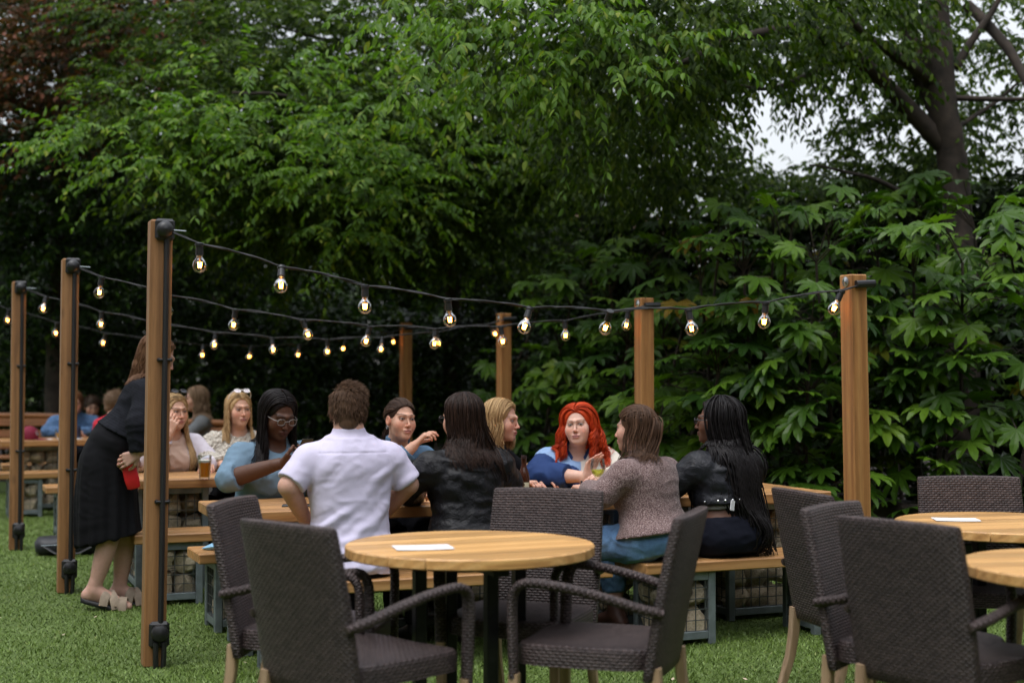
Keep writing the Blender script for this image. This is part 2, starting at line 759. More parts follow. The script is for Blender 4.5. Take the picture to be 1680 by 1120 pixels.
def grass():
    n = 330000
    y = 5.9 + 11 * rng.random(n * 2) ** 1.35
    x = (rng.random(n * 2) * 2 - 1) * (.42 * y + .5)
    x, y = x[:n], y[:n]
    m_ = y < np.interp(x, BEDX, BEDY) + .08 * noise(np.stack([x * 3, y * 3, x * 0], 1))
    x, y = x[m_], y[m_]
    n = len(x)
    hd = rng.random(n) * 2 * PI
    h = (.010 + .009 * rng.random(n)) * (1 + .3 * noise(np.stack([x * 2, y * 2, x * 0], 1)))
    w = .0016 + .0004 * y * rng.random(n)
    lean = rng.normal(size=(n, 2)) * .010
    b = np.stack([x, y, np.zeros(n)], 1)
    s = np.stack([np.cos(hd) * w, np.sin(hd) * w, np.zeros(n)], 1)
    tip = b + np.stack([lean[:, 0], lean[:, 1], h], 1)
    V = np.stack([b - s, b + s, tip], 1).reshape(-1, 3)
    me = mesh_np('grass', V, tris=np.arange(3 * n).reshape(-1, 3), smooth=False)
    tag(obj('grass', me, M['blade']), 'short bright green artificial grass covering the ground', 'grass', kind='stuff')


grass()

lit = MB()
for k in range(60):
    y = 6.3 + 6 * rng.random()
    x = -.36 * y + (rng.random() ** 1.2) * .75 * y
    a = rng.random() * 6.28
    c, s_ = math.cos(a) * .012, math.sin(a) * .012
    z = .024 + .008 * rng.random()
    lit.add([(x - c, y - s_, z), (x + s_ * .7, y - c * .7, z + .004), (x + c * 1.3, y + s_ * 1.3, z + .006), (x - s_ * .7, y + c * .7, z + .002)], [(0, 1, 2, 3)])
tag(lit.build('fallen_petals', plain('petal_litter', (.45, .36, .26), .8, 0, .5, 3)), 'pale fallen petals and dry leaf bits scattered on the grass', 'litter', kind='stuff')

# ------------------------------------------------------------------ gabion stones
ROCKS = []
for k in range(5):
    bm = bmesh.new()
    bmesh.ops.create_icosphere(bm, subdivisions=3, radius=1)
    P = np.array([v.co[:] for v in bm.verts])
    # facet the ball by random cutting planes
    r = np.full(len(P), 9.0)
    prng = np.random.default_rng(50 + k)
    for d in nrm(prng.normal(size=(11, 3))):
        c = P @ d
        h = .68 + .3 * prng.random()
        r = np.where(c > .15, np.minimum(r, h / np.maximum(c, .15)), r)
    r = np.minimum(r, 1.15)
    Q = P * r[:, None] * (1 + .06 * fbm(P * 3, 3, k)[:, None])
    for v, q in zip(bm.verts, Q):
        v.co = q
    me = bpy.data.meshes.new('stone')
    bm.to_mesh(me)
    bm.free()
    me.polygons.foreach_set('use_smooth', np.ones(len(me.polygons), bool))
    me.set_sharp_from_angle(angle=R(28))
    me.materials.append(M['stone'])
    ROCKS.append(me)


def gabion(parent, c, w, d, h, seed, z0=.03):
    """steel angle frame with wire mesh, full of rough stones; c = centre on the ground (local)"""
    rg = np.random.default_rng(seed)
    a = .042
    m = MB()
    for sx in (-1, 1):
        for sy in (-1, 1):
            m.box((c[0] + sx * (w / 2 - a / 2), c[1] + sy * (d / 2 - a / 2), h / 2), (a, a, h), bev=.004)
    for z in (z0 + a / 2, h - a / 2):
        for sy in (-1, 1):
            m.box((c[0], c[1] + sy * (d / 2 - a / 2), z), (w - 2 * a, a - .006, a), bev=.003)
        for sx in (-1, 1):
            m.box((c[0] + sx * (w / 2 - a / 2), c[1], z), (a - .006, d - 2 * a, a), bev=.003)
    fr = m.build('gabion_frame', M['steel'], parent)
    wr = MB()
    st, t = .055, .0022
    for sy in (-1, 1):
        y = c[1] + sy * (d / 2 - .012)
        for x in np.arange(-w / 2 + a, w / 2 - a + .01, st):
            wr.box((c[0] + x, y, h / 2), (2 * t, 2 * t, h - .08))
        for z in np.arange(z0 + a, h - a + .01, st):
            wr.box((c[0], y + .005 * sy, z), (w - .06, 2 * t, 2 * t))
    for sx in (-1, 1):
        x = c[0] + sx * (w / 2 - .012)
        for y in np.arange(-d / 2 + a, d / 2 - a + .01, st):
            wr.box((x, c[1] + y, h / 2), (2 * t, 2 * t, h - .08))
        for z in np.arange(z0 + a, h - a + .01, st):
            wr.box((x + .005 * sx, c[1], z), (2 * t, d - .06, 2 * t))
    wr.build('wire_mesh', M['wire'], fr)
    # stones in rough layers
    cell = .135
    nx, ny, nz = max(1, round((w - .03) / cell)), max(1, round((d - .03) / cell)), max(1, round((h - z0 - .04) / cell))
    for i in range(nx):
        for j in range(ny):
            for k in range(nz):
                if 0 < i < nx - 1 and 0 < j < ny - 1:
                    continue
                cx, cy, cz = (w - .04) / nx, (d - .04) / ny, (h - z0 - .03) / nz
                x = c[0] - (w - .04) / 2 + (i + .5) * cx
                y = c[1] - (d - .04) / 2 + (j + .5) * cy
                z = z0 + (k + .5) * cz
                s = bpy.data.objects.new('stone', ROCKS[int(rg.integers(5))])
                s.parent = fr
                COL.objects.link(s)
                s.location = (x + rg.normal() * .006, y + rg.normal() * .006, z)
                s.scale = tuple(np.array([cx, cy, cz]) * (.50 + .07 * rg.random(3)))
                s.rotation_euler = tuple(rg.integers(0, 4, 3) * PI / 2 + rg.normal(size=3) * .22) if False else (rg.normal() * .25, rg.normal() * .25, rg.normal() * .35 + PI * rg.integers(0, 2))
    return fr


def planks(mb, L, W, n, z, th, gap=.004, axis=0, bev=.006, jag=.004, y0=0.0):
    pw = W / n
    for k in range(n):
        y = y0 - W / 2 + (k + .5) * pw
        j = rng.normal() * jag
        mb.box((j, y, z - th / 2), (L + rng.normal() * jag, pw - gap, th), bev=bev)


def bench(u0, L, n0, label, seed, w=.37, full=True):
    """u0 = left end, n0 = near edge; local x along the bench"""
    p = G(u0 + L / 2, n0 + w / 2)
    t = thing('bench', label, 'bench', p, YAW, 'plank benches on stone-filled cages')
    m = MB()
    planks(m, L, w, 2, HB, .055)
    m.build('seat', M['plank'], t)
    for sx in (-1, 1):
        gabion(t, (sx * (L / 2 - .25), 0), .32, w - .06, HB - .058, seed + sx)
    return t


def table(u0, L, n0, label, seed, w=.72):
    p = G(u0 + L / 2, n0 + w / 2)
    t = thing('picnic_table', label, 'table', p, YAW, 'plank tables on stone-filled cages')
    m = MB()
    planks(m, L, w, 5, HT, .058)
    m.build('tabletop', M['plank'], t)
    for sx in (-1, 1):
        gabion(t, (sx * (L / 2 - .36), 0), .46, .46, HT - .062, seed + sx)
    b = MB()
    b.box((0, 0, .075), (L - 1.24, .05, .04), bev=.004)
    b.build('ground_rail', M['steel'], t)
    return t


# row 1
bench(-.62, 1.80, 0.00, 'plank bench the man in white and the woman in plain black leather sit on', 10)
bench(1.37, 1.42, 0.00, 'plank bench the woman with long black braids sits on', 20)
table(-.66, 1.86, .48, 'plank table with the black phone lying on it, between white shirt and blue shirt', 30)
table(1.33, 1.44, .44, 'plank table with the empty bare end, in front of the red-haired woman', 40)
bench(-.64, 1.80, 1.27, 'plank bench the woman in the blue shirt and glasses sits on', 50)
bench(1.37, 1.42, 1.27, 'plank bench the red-haired woman sits on', 60)
# row 2
bench(-.84, 1.80, 2.30, 'plank bench with open end just right of the woman in the black skirt', 70)
table(-.88, 1.86, 2.80, 'plank table carrying the pint of beer', 80)
bench(-.86, 1.80, 3.58, 'plank bench under the blonde woman in the cream knit jumper', 90)
table(1.15, 1.60, 2.78, 'plank table seen between the blonde woman and the red-haired woman', 100)
# row 3
bench(-.80, 1.80, 4.80, 'short visible bench end between second post and black skirt', 110)
table(-.78, 1.86, 5.25, 'plank table with white paper, half hidden behind the black skirt', 120)
bench(-1.05, 1.80, 6.30, 'pale plank bench above the black bag on the grass', 130)
# row 4
bench(-1.35, 1.90, 8.2, 'far left plank bench reaching the edge of the photo', 140)
table(-1.30, 2.0, 8.72, 'far plank table with the maroon cap on it', 150)
bench(-1.25, 1.9, 9.6, 'far bench the person in the blue denim jacket sits on', 160)


# ------------------------------------------------------------------ slatted seats far left
def slat_bench(x, y, rz, label, L=1.5, zt=.88):
    t = thing('slatted_bench', label, 'bench', (x, y, 0), rz, 'orange slatted benches with backs')
    for k in range(3):
        m = MB()
        z = .55 + k * .135
        m.box((0, .22 + .035 * k, z), (L, .025, .095), rot=rotx(-.2), bev=.01)
        m.build('back_slat', M['slat'], t)
    top = MB()
    xs = np.linspace(-L / 2, L / 2, 13)
    top.tube([(xx, .335, zt + .02 * math.cos(xx / L * PI)) for xx in xs], .034, 10, flat=(.6, 1.0))
    top.build('back_rail', M['slat'], t, True)
    s = MB()
    planks(s, L, .42, 4, .44, .03, .012)
    s.build('seat', M['slat'], t)
    for sx in (-1, 1):
        l = MB()
        l.box((sx * (L / 2 - .06), .19, .22), (.06, .06, .40), bev=.006)
        l.box((sx * (L / 2 - .06), .28, .65), (.05, .04, .5), rot=rotx(-.2), bev=.006)
        l.box((sx * (L / 2 - .06), -.17, .20), (.06, .06, .40), bev=.006)
        l.build('leg', M['dark_metal'], t)


slat_bench(-6.15, 14.3, R(-28), 'slatted bench with curved back rail at the left edge of the photo')
slat_bench(-5.9, 16.6, R(-4), 'slatted bench behind the maroon cap')
slat_bench(-3.15, 13.6, R(8), 'slatted bench behind the pint, in front of the woman in grey', .95, .90)
m = thing('far_table', 'small plank table with white paper left of the cream jumper', 'table', (-2.9, 12.6, 0), R(10))
tt = MB()
planks(tt, 1.1, .7, 5, .72, .05)
tt.build('tabletop', M['slat'], m)
for sx in (-1, 1):
    for sy in (-1, 1):
        l = MB()
        l.box((sx * .45, sy * .27, .33), (.06, .06, .66), bev=.006)
        l.build('leg', M['dark_metal'], m)


# ------------------------------------------------------------------ timber posts
def post(x, y, H, label, hose=True, mat='post', tilt=0.0):
    t = thing('timber_post', label, 'post', (x, y, 0), YAW, 'timber posts holding the light strings')
    t.rotation_euler[1] = tilt
    m = MB()
    m.box((0, 0, H / 2), (.104, .104, H), bev=.006)
    m.build('shaft', M[mat], t)
    if hose:
        c = MB()
        c.tube([(.022, -.0655, z) for z in np.linspace(.2, H - .08, 14)], .0135, 8)
        c.build('cable', M['rubber'], t, True)
        for z in (.78, H * .685):
            k = MB()
            k.box((.022, -.062, z), (.062, .026, .011), bev=.003)
            for sx in (-1, 1):
                k.lathe([(.0, 0), (.011, .002), (.009, .010), (0, .012)], 8, (.022 + sx * .027, -.056, z), rotx(PI / 2))
            k.build('cable_clip', M['black'], t, True)
        d = MB()
        d.box((.012, -.066, H - .048), (.092, .028, .104), bev=.012)
        d.lathe([(.040, 0), (.040, .012), (.034, .026), (.020, .036), (0, .039)], 18, (.010, -.078, H - .048), rotx(PI / 2))
        d.build('junction_cap', M['black'], t, True)
        b = MB()
        b.box((.016, -.067, .155), (.096, .03, .125), bev=.014)
        b.lathe([(.040, 0), (.042, .012), (.036, .026), (.02, .034), (0, .036)], 18, (.016, -.08, .165), rotx(PI / 2))
        b.tube([(-.002, -.088, .12), (-.002, -.09, .06), (.0, -.085, .0)], .013, 8)
        b.tube([(.036, -.088, .12), (.036, -.09, .06), (.034, -.085, .0)], .013, 8)
        b.build('socket_box', M['black'], t, True)
    else:
        k = MB()
        k.lathe([(0, 0), (.028, .001), (.028, .006), (.01, .009), (0, .012)], 14, (-.052, -.01, H - .04), roty(-PI / 2))
        k.build('screw_plate', M['chrome'], t, True)
        c = MB()
        c.tube([(-.03, -.066, H - .055), (.03, -.068, H - .052), (.085, -.066, H - .05)], .021, 10)
        c.build('clamp', M['black'], t, True)
    return t


LP = [(-1.71, 6.81), (-2.84, 9.08), (-3.93, 11.3), (-5.02, 13.55)]
RP = [(1.85, 7.6), (.92, 9.9), (-.07, 12.35), (-1.09, 14.6)]
HL, HR = 2.12, 1.915
post(*LP[0], HL, 'tall post nearest the camera, with black cable and domed cap, on the left', tilt=R(.6))
post(*LP[1], HL, 'tall post with black cable, middle of the three on the left', tilt=R(.4))
post(*LP[2], HL, 'tall post with black cable closest to the left edge', tilt=R(.2))
post(*LP[3], HL, 'tall post beyond the left edge')
post(*RP[0], HR, 'thick short post on the right, nearest of the four without a hose', False, 'post_orange', R(-.9))
post(*RP[1], HR, 'hose-free post rising behind the tweed jacket', False, 'post_orange')
post(*RP[2], HR, 'hose-free post rising behind the blonde woman in profile', False, 'post_orange')
post(*RP[3], HR, 'farthest hose-free post, behind the woman in the denim jacket', False, 'post_orange')


# ------------------------------------------------------------------ festoon lights
def bulb_meshes():
    s = MB()
    s.lathe([(.011, .012), (.020, .010), (.021, -.002), (.0165, -.006), (.0175, -.030), (.0185, -.046), (.014, -.048)], 12)
    a = s.me('socket', True)
    a.materials.append(M['black'])
    b = MB()
    b.lathe([(.0125, -.046), (.0135, -.056), (.020, -.064), (.0300, -.078), (.0345, -.096), (.0300, -.114), (.018, -.126), (.003, -.1305)], 18)
    gme = b.me('bulb', True)
    gme.materials.append(M['bulb_glass'])
    f = MB()
    for ang in np.linspace(0, 2 * PI, 5)[:-1]:
        c, s_ = math.cos(ang), math.sin(ang)
        f.tube([(c * .0095, s_ * .0095, -.080), (c * .0065, s_ * .0065, -.106)], .0025, 6)
    fm = f.me('filament', True)
    fm.materials.append(M['filament'])
    k = MB()
    k.lathe([(.0130, -.047), (.0135, -.055), (.006, -.058), (.004, -.074), (0, -.076)], 10)
    km = k.me('lamp_cap', True)
    km.materials.append(M['brass'])
    return a, gme, fm, km


SOCK, BULB, FIL, CAPM = bulb_meshes()


def festoon(i, label):
    a = np.array((*LP[i], HL - .055)) + np.array((.075, -.05, 0))
    b = np.array((*RP[i], HR - .052)) + np.array((.01, -.075, 0))
    t = thing('light_string', label, 'string lights', tuple(a), 0, 'festoon strings between the posts')
    N = 91
    s = np.linspace(0, 1, N)
    P = a + (b - a) * s[:, None]
    sag = .235 + .015 * i
    P[:, 2] -= sag * 4 * s * (1 - s)
    n = 9
    bs = .040 + np.linspace(0, 1, n) ** 1.03 * .925
    rg = np.random.default_rng(90 + i)
    # the cable dips slightly under each lamp
    for q in bs:
        P[:, 2] -= .012 * np.exp(-((s - q) / .022) ** 2)
    m = MB()
    w = np.stack([.004 * np.cos(s * 90), .004 * np.sin(s * 90), .004 * np.sin(s * 70)], 1)
    m.tube(P - a + w * .8, .0046, 6)
    m.tube(P - a - w * .8 + rg.normal(size=3) * .002, .0036, 6)
    m.build('cable', M['rubber'], t, True)
    st = MB()
    st.tube([(-.05, .0, .01), (.08, .012, .0)], .004, 6)
    st.build('tension_wire', M['steel'], t, True)
    for q in bs:
        p = a + (b - a) * q
        p[2] -= sag * 4 * q * (1 - q) + .012
        so = obj('socket', SOCK, None, t)
        so.location = tuple(p - a + np.array((0, 0, -.008)))
        so.scale = (1.02,) * 3
        so.rotation_euler = (rg.normal() * .18, rg.normal() * .26, rg.random() * 6)
        for nm, me in (('bulb', BULB), ('filament', FIL), ('lamp_cap', CAPM)):
            obj(nm, me, None, so)


festoon(0, 'light string from nearest left post to nearest right post, biggest bulbs, lowest in front')
festoon(1, 'light string from second left post to the post behind the tweed jacket')
festoon(2, 'light string from third left post to the post behind the blonde profile')
festoon(3, 'light string entering at the left edge, farthest away with smallest bulbs')


# ------------------------------------------------------------------ rattan chairs
def rrect(w, h, r=.35, n=20):
    a = np.linspace(0, 2 * PI, n, endpoint=False)
    c, s = np.cos(a), np.sin(a)
    e = 2 / 5.0
    return np.stack([np.sign(c) * np.abs(c) ** e * w / 2, np.sign(s) * np.abs(s) ** e * h / 2], 1)


def make_chair(label):
    t = thing('rattan_armchair', label, 'chair', (0, 0, 0), 0, 'dark woven rattan armchairs')
    m = MB()
    rr = []
    for z, k in [(.385, .93), (.39, 1.0), (.445, 1.0), (.458, .975), (.462, .93)]:
        q = rrect(.50, .49, n=28)
        rr.append(np.stack([q[:, 0] * k, q[:, 1] * k + .005, np.full(len(q), z - .012 * (z > .44) * (1 - (q[:, 0] / .25) ** 2))], 1))
    m.rings(rr)
    m.build('seat', M['rattan'], t, True, 50)
    b = MB()
    rr = []
    zs = np.concatenate([[.352, .358], np.linspace(.40, .88, 11), [.897, .903, .905]])
    for i, z in enumerate(zs):
        f = (z - .36) / .54
        wd = .475 + .012 * math.sin(f * PI)
        th = .050
        k = {0: .6, 1: .95, len(zs) - 3: .96, len(zs) - 2: .78, len(zs) - 1: .45}.get(i, 1.0)
        q = rrect(wd - (1 - k) * .03, th * k, n=36)
        y = -.245 - .085 * f - .02 * f * f
        rr.append(np.stack([q[:, 0], y + q[:, 1] + .018 * (q[:, 0] / .24) ** 2, np.full(len(q), z + .006 * (1 - (q[:, 0] / .24) ** 2) * (f > .9))], 1))
    b.rings(rr)
    b.build('backrest', M['rattan'], t, True, 55)
    for sx in (-1, 1):
        a = MB()
        pts = np.array([(.232, -.285, .585), (.252, -.22, .598), (.262, -.10, .632), (.266, .03, .660), (.266, .15, .674), (.264, .205, .672), (.260, .232, .650), (.255, .238, .60), (.252, .237, .50), (.250, .235, .40), (.248, .233, .345)])
        # resample smoothly
        d = np.concatenate([[0], np.cumsum(np.linalg.norm(np.diff(pts, axis=0), axis=1))])
        s = np.linspace(0, d[-1], 34)
        pp = np.stack([np.interp(s, d, pts[:, k]) for k in range(3)], 1)
        for _ in range(2):
            pp[1:-1] = .25 * pp[:-2] + .5 * pp[1:-1] + .25 * pp[2:]
        pp[:, 0] *= sx
        a.tube(pp, .0235, 12, flat=(1.0, .72))
        a.build('armrest', M['rattan'], t, True, 60)
        l = MB()
        rr = []
        for z, y, w in [(.36, .232, .038), (.2, .232, .036), (0, .236, .028)]:
            q = rrect(w, w, n=12)
            rr.append(np.stack([sx * .248 + q[:, 0], y + q[:, 1], np.full(12, z)], 1))
        l.rings(rr)
        l.build('leg', M['oak'], t, True, 40)
        l = MB()
        rr = []
        for z, y, w in [(.40, -.252, .040), (.30, -.258, .040), (.2, -.275, .038), (.1, -.308, .036), (0, -.35, .032)]:
            q = rrect(w, w, n=12)
            rr.append(np.stack([sx * .205 + q[:, 0], y + q[:, 1], np.full(12, z)], 1))
        l.rings(rr)
        l.build('leg', M['oak'], t, True, 40)
    return t


CH = [
    # x, y of the back panel centre, facing direction
    ((-.70, 4.60), (.69, .73), 'rattan armchair seen from behind, left of the centre round table, biggest of those around it'),
    ((-1.03, 5.42), (.96, -.16), 'rattan armchair side on at the far left of the round table, under the blue shirt'),
    ((.14, 5.90), (-.33, -.94), 'rattan armchair facing the camera behind the round table, below the beer bottle'),
    ((.59, 4.97), (-.95, .31), 'rattan armchair turned left with both arms showing, below the tweed jacket'),
    ((1.215, 5.84), (.955, .30), 'rattan armchair with curved pale back legs, beside the bench with the braided woman'),
    ((1.195, 5.20), (.80, -.60), 'narrow-looking rattan armchair squeezed between pale-legged chair and the large foreground one'),
    ((1.28, 4.67), (.79, .61), 'rattan armchair with its back to us in the bottom right corner'),
    ((2.13, 6.62), (-.02, -1.0), 'rattan armchair facing us behind the right round table with paper'),
]
first = None
for (bx, by), (fx, fy), lab in CH:
    f = nrm(np.array((fx, fy)))
    rz = math.atan2(-f[0], f[1])
    loc = (bx + f[0] * .30, by + f[1] * .30, 0)
    if first is None:
        first = make_chair(lab)
        first.location = loc
        first.rotation_euler = (0, 0, rz)
    else:
        dup(first, loc, rz, lab)


# ------------------------------------------------------------------ round tables
def round_table(x, y, rz, label, d=.93):
    t = thing('round_table', label, 'table', (x, y, 0), rz, 'round plank tables')
    m = MB()
    n = 8
    pw = d / n
    r = d / 2
    for k in range(n):
        y0, y1 = -r + k * pw + .002, -r + (k + 1) * pw - .002
        ys = np.linspace(y0, y1, 7 if 0 < k < n - 1 else 12)
        xr = np.sqrt(np.maximum(r * r - ys ** 2, 1e-6))
        out = np.concatenate([np.stack([xr, ys], 1), np.stack([-xr[::-1], ys[::-1]], 1)])
        c = out.mean(0)
        rr = []
        for z, s in ((.712, 1 - .004 / .1), (.716, 1.0), (.746, 1.0), (.750, 1 - .004 / .1)):
            o = out.copy()
            rad = np.linalg.norm(out, axis=1, keepdims=True)
            o = out * (1 - (1 - s) * .1 / np.maximum(rad, .1))
            rr.append(np.concatenate([o, np.full((len(o), 1), z)], 1))
        m.rings(rr)
    m.build('tabletop', M['round_top'], t, True, 40)
    f = MB()
    f.box((0, 0, .70), (.60, .06, .022), bev=.003)
    f.box((0, 0, .676), (.06, .60, .022), bev=.003)
    f.build('cross_bar', M['dark_metal'], t)
    for sx, sy in ((1, 0), (-1, 0), (0, 1), (0, -1)):
        l = MB()
        l.box((sx * .20, sy * .20, .334), (.045, .045, .662), bev=.004)
        l.box((sx * .30, sy * .30, .02), (.26 if sx else .05, .26 if sy else .05, .036), bev=.004)
        l.build('leg', M['dark_metal'], t)
    return t


round_table(-.157, 5.33, R(24), 'round plank table with a paper sheet, centre foreground')
round_table(2.12, 6.12, R(15), 'round plank table at the right with paper and a rattan chair behind it')
round_table(1.98, 4.75, R(10), 'round plank table cut by the right edge, nearest the camera')


# ------------------------------------------------------------------ small things
def sheet(x, y, z, w, h, rz, label):
    m = MB()
    nx = 6
    P, F = [], []
    for i in range(nx + 1):
        for j in range(nx + 1):
            a, b = (i / nx - .5) * w, (j / nx - .5) * h
            P.append((a, b, .002 + .006 * abs(i / nx - .5) ** 2 * (1 + math.sin(j))))
    for i in range(nx):
        for j in range(nx):
            F.append((i * (nx + 1) + j, (i + 1) * (nx + 1) + j, (i + 1) * (nx + 1) + j + 1, i * (nx + 1) + j + 1))
    Q = [(a, b, c - .0012) for a, b, c in P]
    m.add(P, F)
    m.add(Q, [f[::-1] for f in F])
    o = m.build('paper_sheet', M['paper'], None, True)
    o.location = (x, y, z)
    o.rotation_euler = (0, 0, rz)
    tag(o, label, 'paper', 'white paper sheets on the tables')


sheet(-.325, 5.20, .751, .21, .148, R(12), 'white sheet on the centre foreground round table')
sheet(1.93, 6.20, .751, .19, .14, R(-8), 'white sheet on the right round table')
sheet(*G(-.95, 9.0)[:2], .721, .30, .21, R(25), 'white sheet under the maroon cap')
sheet(*G(-.62, 8.98)[:2], .721, .24, .2, R(10), 'white sheet between maroon cap and second post')
sheet(*G(-.42, 5.5)[:2], .721, .30, .21, R(5), 'white sheet left of the black skirt')
sheet(-2.72, 12.5, .721, .30, .21, R(-4), 'white sheet on the small far table by the cream jumper')

# phone on table
ph = MB()
ph.box((0, 0, .005), (.15, .074, .009), bev=.003)
o = ph.build('phone', plain('phone_glass', (.010, .010, .014), .12, 0, .1), None)
p = G(-.20, .66)
o.location = (p[0] - .06, p[1], HT)
o.rotation_euler = (0, 0, R(5))
tag(o, 'black phone lying flat on the table by the white shirt', 'phone')

k = MB()
for i in range(5):
    a = i * .8
    k.box((.018 * math.cos(a), .018 * math.sin(a), .006 + .004 * i), (.055, .012, .004), rot=rotz(a), bev=.001)
o = k.build('key_bunch', M['chrome'], None)
p = G(.10, .74)
o.location = (p[0] - .07, p[1], HT)
tag(o, 'bunch of metal keys beside the orange lighter', 'keys')
k = MB()
k.rings([np.stack([rrect(.024, .014, n=14)[:, 0], rrect(.024, .014, n=14)[:, 1], np.full(14, z)], 1) for z in (0, .004, .06, .064)])
k.box((0, 0, .071), (.02, .011, .012), bev=.002)
o = k.build('lighter', plain('orange_plastic', (.75, .16, .02), .35), None, True)
o.location = (p[0] + .02, p[1] + .02, HT + .008)
o.rotation_euler = (0, R(90), R(15))
tag(o, 'orange lighter lying beside the white shirt', 'lighter')


def beer_bottle(x, y, z, label):
    t = thing('beer_bottle', label, 'bottle', (x, y, z))
    b = MB()
    b.lathe([(.028, 0), (.0305, .004), (.0305, .125), (.028, .145), (.018, .172), (.0135, .19), (.013, .222), (.0145, .224), (.0145, .235), (.012, .236)], 20)
    b.build('body', M['amber_glass'], t, True, 50)
    c = MB()
    c.lathe([(.0150, .222), (.0158, .226), (.0150, .238), (.0, .240)], 16)
    c.build('neck_foil', plain('dark_foil', (.06, .035, .035), .35, .4), t, True)
    l = MB()
    a = np.linspace(R(150), R(330), 17)
    P = [(.0312 * math.cos(q), .0312 * math.sin(q), zz) for zz in (.03, .10) for q in a]
    l.add(P, [(i, i + 1, 18 + i, 17 + i) for i in range(16)])
    lb = l.build('paper_label', M['label'], t, True)
    k = MB()
    for i, (q0, q1, z0, z1) in enumerate([(262, 278, .082, .094), (262, 278, .066, .078), (262, 278, .052, .060), (262, 272, .040, .046), (200, 250, .085, .088), (200, 250, .078, .080), (205, 245, .07, .072), (200, 250, .06, .062), (205, 250, .045, .047)]):
        aa = np.linspace(R(q0), R(q1), 5)
        P = [(.0318 * math.cos(q), .0318 * math.sin(q), zz) for zz in (z0, z1) for q in aa]
        k.add(P, [(j, j + 1, 6 + j, 5 + j) for j in range(4)])
    k.build('print', M['ink'], lb, True)


p = G(1.05, .86)
beer_bottle(.062, 7.47, HT, 'brown beer bottle with cream label in front of the blonde woman')


def pint(x, y, z, label, fill=.125, h=.15, r0=.031, r1=.042, liquid='beer'):
    t = thing('beer_glass', label, 'glass', (x, y, z))
    b = MB()
    b.lathe([(r0, 0), (r0 + .001, .004), (r1, h * .8), (r1 + .0005, h), (r1 - .002, h), (r1 - .0025, h * .8), (r0 - .002, .012), (0, .012)], 24)
    b.build('glass_body', M['glass'], t, True, 50)
    l = MB()
    rr = r0 + (r1 - r0) * fill / (h * .8)
    l.lathe([(0, .013), (r0 - .003, .0135), (min(rr, r1) - .004, fill), (0, fill)], 24)
    l.build('drink', M[liquid], t, True, 40)
    if liquid == 'beer':
        f = MB()
        rt = min(rr, r1) - .004
        f.lathe([(0, fill), (rt, fill + .0005), (rt + .0005, fill + .014), (rt - .006, fill + .017), (0, fill + .0165)], 24)
        f.build('froth', M['foam'], t, True, 50)


p = G(-.47, 3.02)
pint(-1.955, 9.06, HT, 'full pint of amber beer on the table by the pale cardigan', .105, .152, .033, .044)


def wine_glass(x, y, z, label, fill=True):
    t = thing('wine_glass', label, 'glass', (x, y, z))
    b = MB()
    b.lathe([(.034, 0), (.034, .002), (.006, .006), (.0035, .012), (.0035, .085), (.008, .095), (.030, .118), (.040, .145), (.040, .17), (.034, .205), (.0325, .205), (.038, .168), (.038, .146), (.028, .12), (.0, .10)], 24)
    b.build('glass_body', M['glass'], t, True, 50)
    if fill:
        l = MB()
        l.lathe([(0, .1015), (.027, .1205), (.036, .143), (0, .1435)], 24)
        l.build('drink', M['wine'], t, True, 40)


p = G(1.52, .80)
wine_glass(.47, 7.80, HT, 'glass of white wine between the red-haired woman and the tweed jacket')
v = MB()
v.lathe([(.012, 0), (.0125, .003), (.0125, .075), (.011, .078), (.006, .079), (.006, .092), (.004, .096), (0, .096)], 14)
o = v.build('vape_pen', M['black'], None, True, 40)
o.location = (.372, 7.62, HT)
tag(o, 'small black upright vape pen by the red-haired woman', 'vape')

# blue cloth on the bench, bag on the grass
c = MB()
rr = []
for q, z in ((.09, .0), (.10, .008), (.07, .02), (.03, .028)):
    a = np.linspace(0, 2 * PI, 20, endpoint=False)
    rr.append(np.stack([q * 1.3 * np.cos(a) * (1 + .25 * np.sin(3 * a)), q * .7 * np.sin(a) * (1 + .2 * np.cos(5 * a)), z + .006 * np.sin(4 * a + q * 60)], 1))
c.rings(rr)
o = c.build('blue_cloth', plain('blue_napkin', (.22, .42, .58), .9), None, True)
p = G(-.45, 1.42)
o.location = (p[0], p[1], HB + .008)
o.rotation_euler = (0, 0, YAW)
tag(o, 'crumpled pale blue cloth on the bench end', 'cloth')

bag = thing('black_bag', 'black bag lying flat on the grass beyond the second post', 'bag', (-3.42, 11.05, .0), R(20))
b = MB()
rr = []
for z, s in ((.012, .88), (.03, 1.0), (.09, 1.02), (.13, .9), (.155, .6), (.16, .3)):
    q = rrect(.52 * s, .30 * s, n=28)
    rr.append(np.stack([q[:, 0], q[:, 1], z + .02 * np.sin(q[:, 0] * 14) * (z > .1)], 1))
b.rings(rr)
b.build('body', plain('bag_nylon', (.012, .013, .016), .55, 0, .4, 8, .3), bag, True, 60)
s = MB()
s.tube([(-.2, -.14, .08), (-.12, -.2, .03), (.05, -.21, .025), (.18, -.15, .08)], .012, 8, flat=(1.6, .5))
s.build('strap', M['black'], bag, True)
s = MB()
s.tube([(-.22, -.148, .085), (0, -.158, .088), (.22, -.148, .085)], .004, 6)
s.build('zip', M['steel'], bag, True)

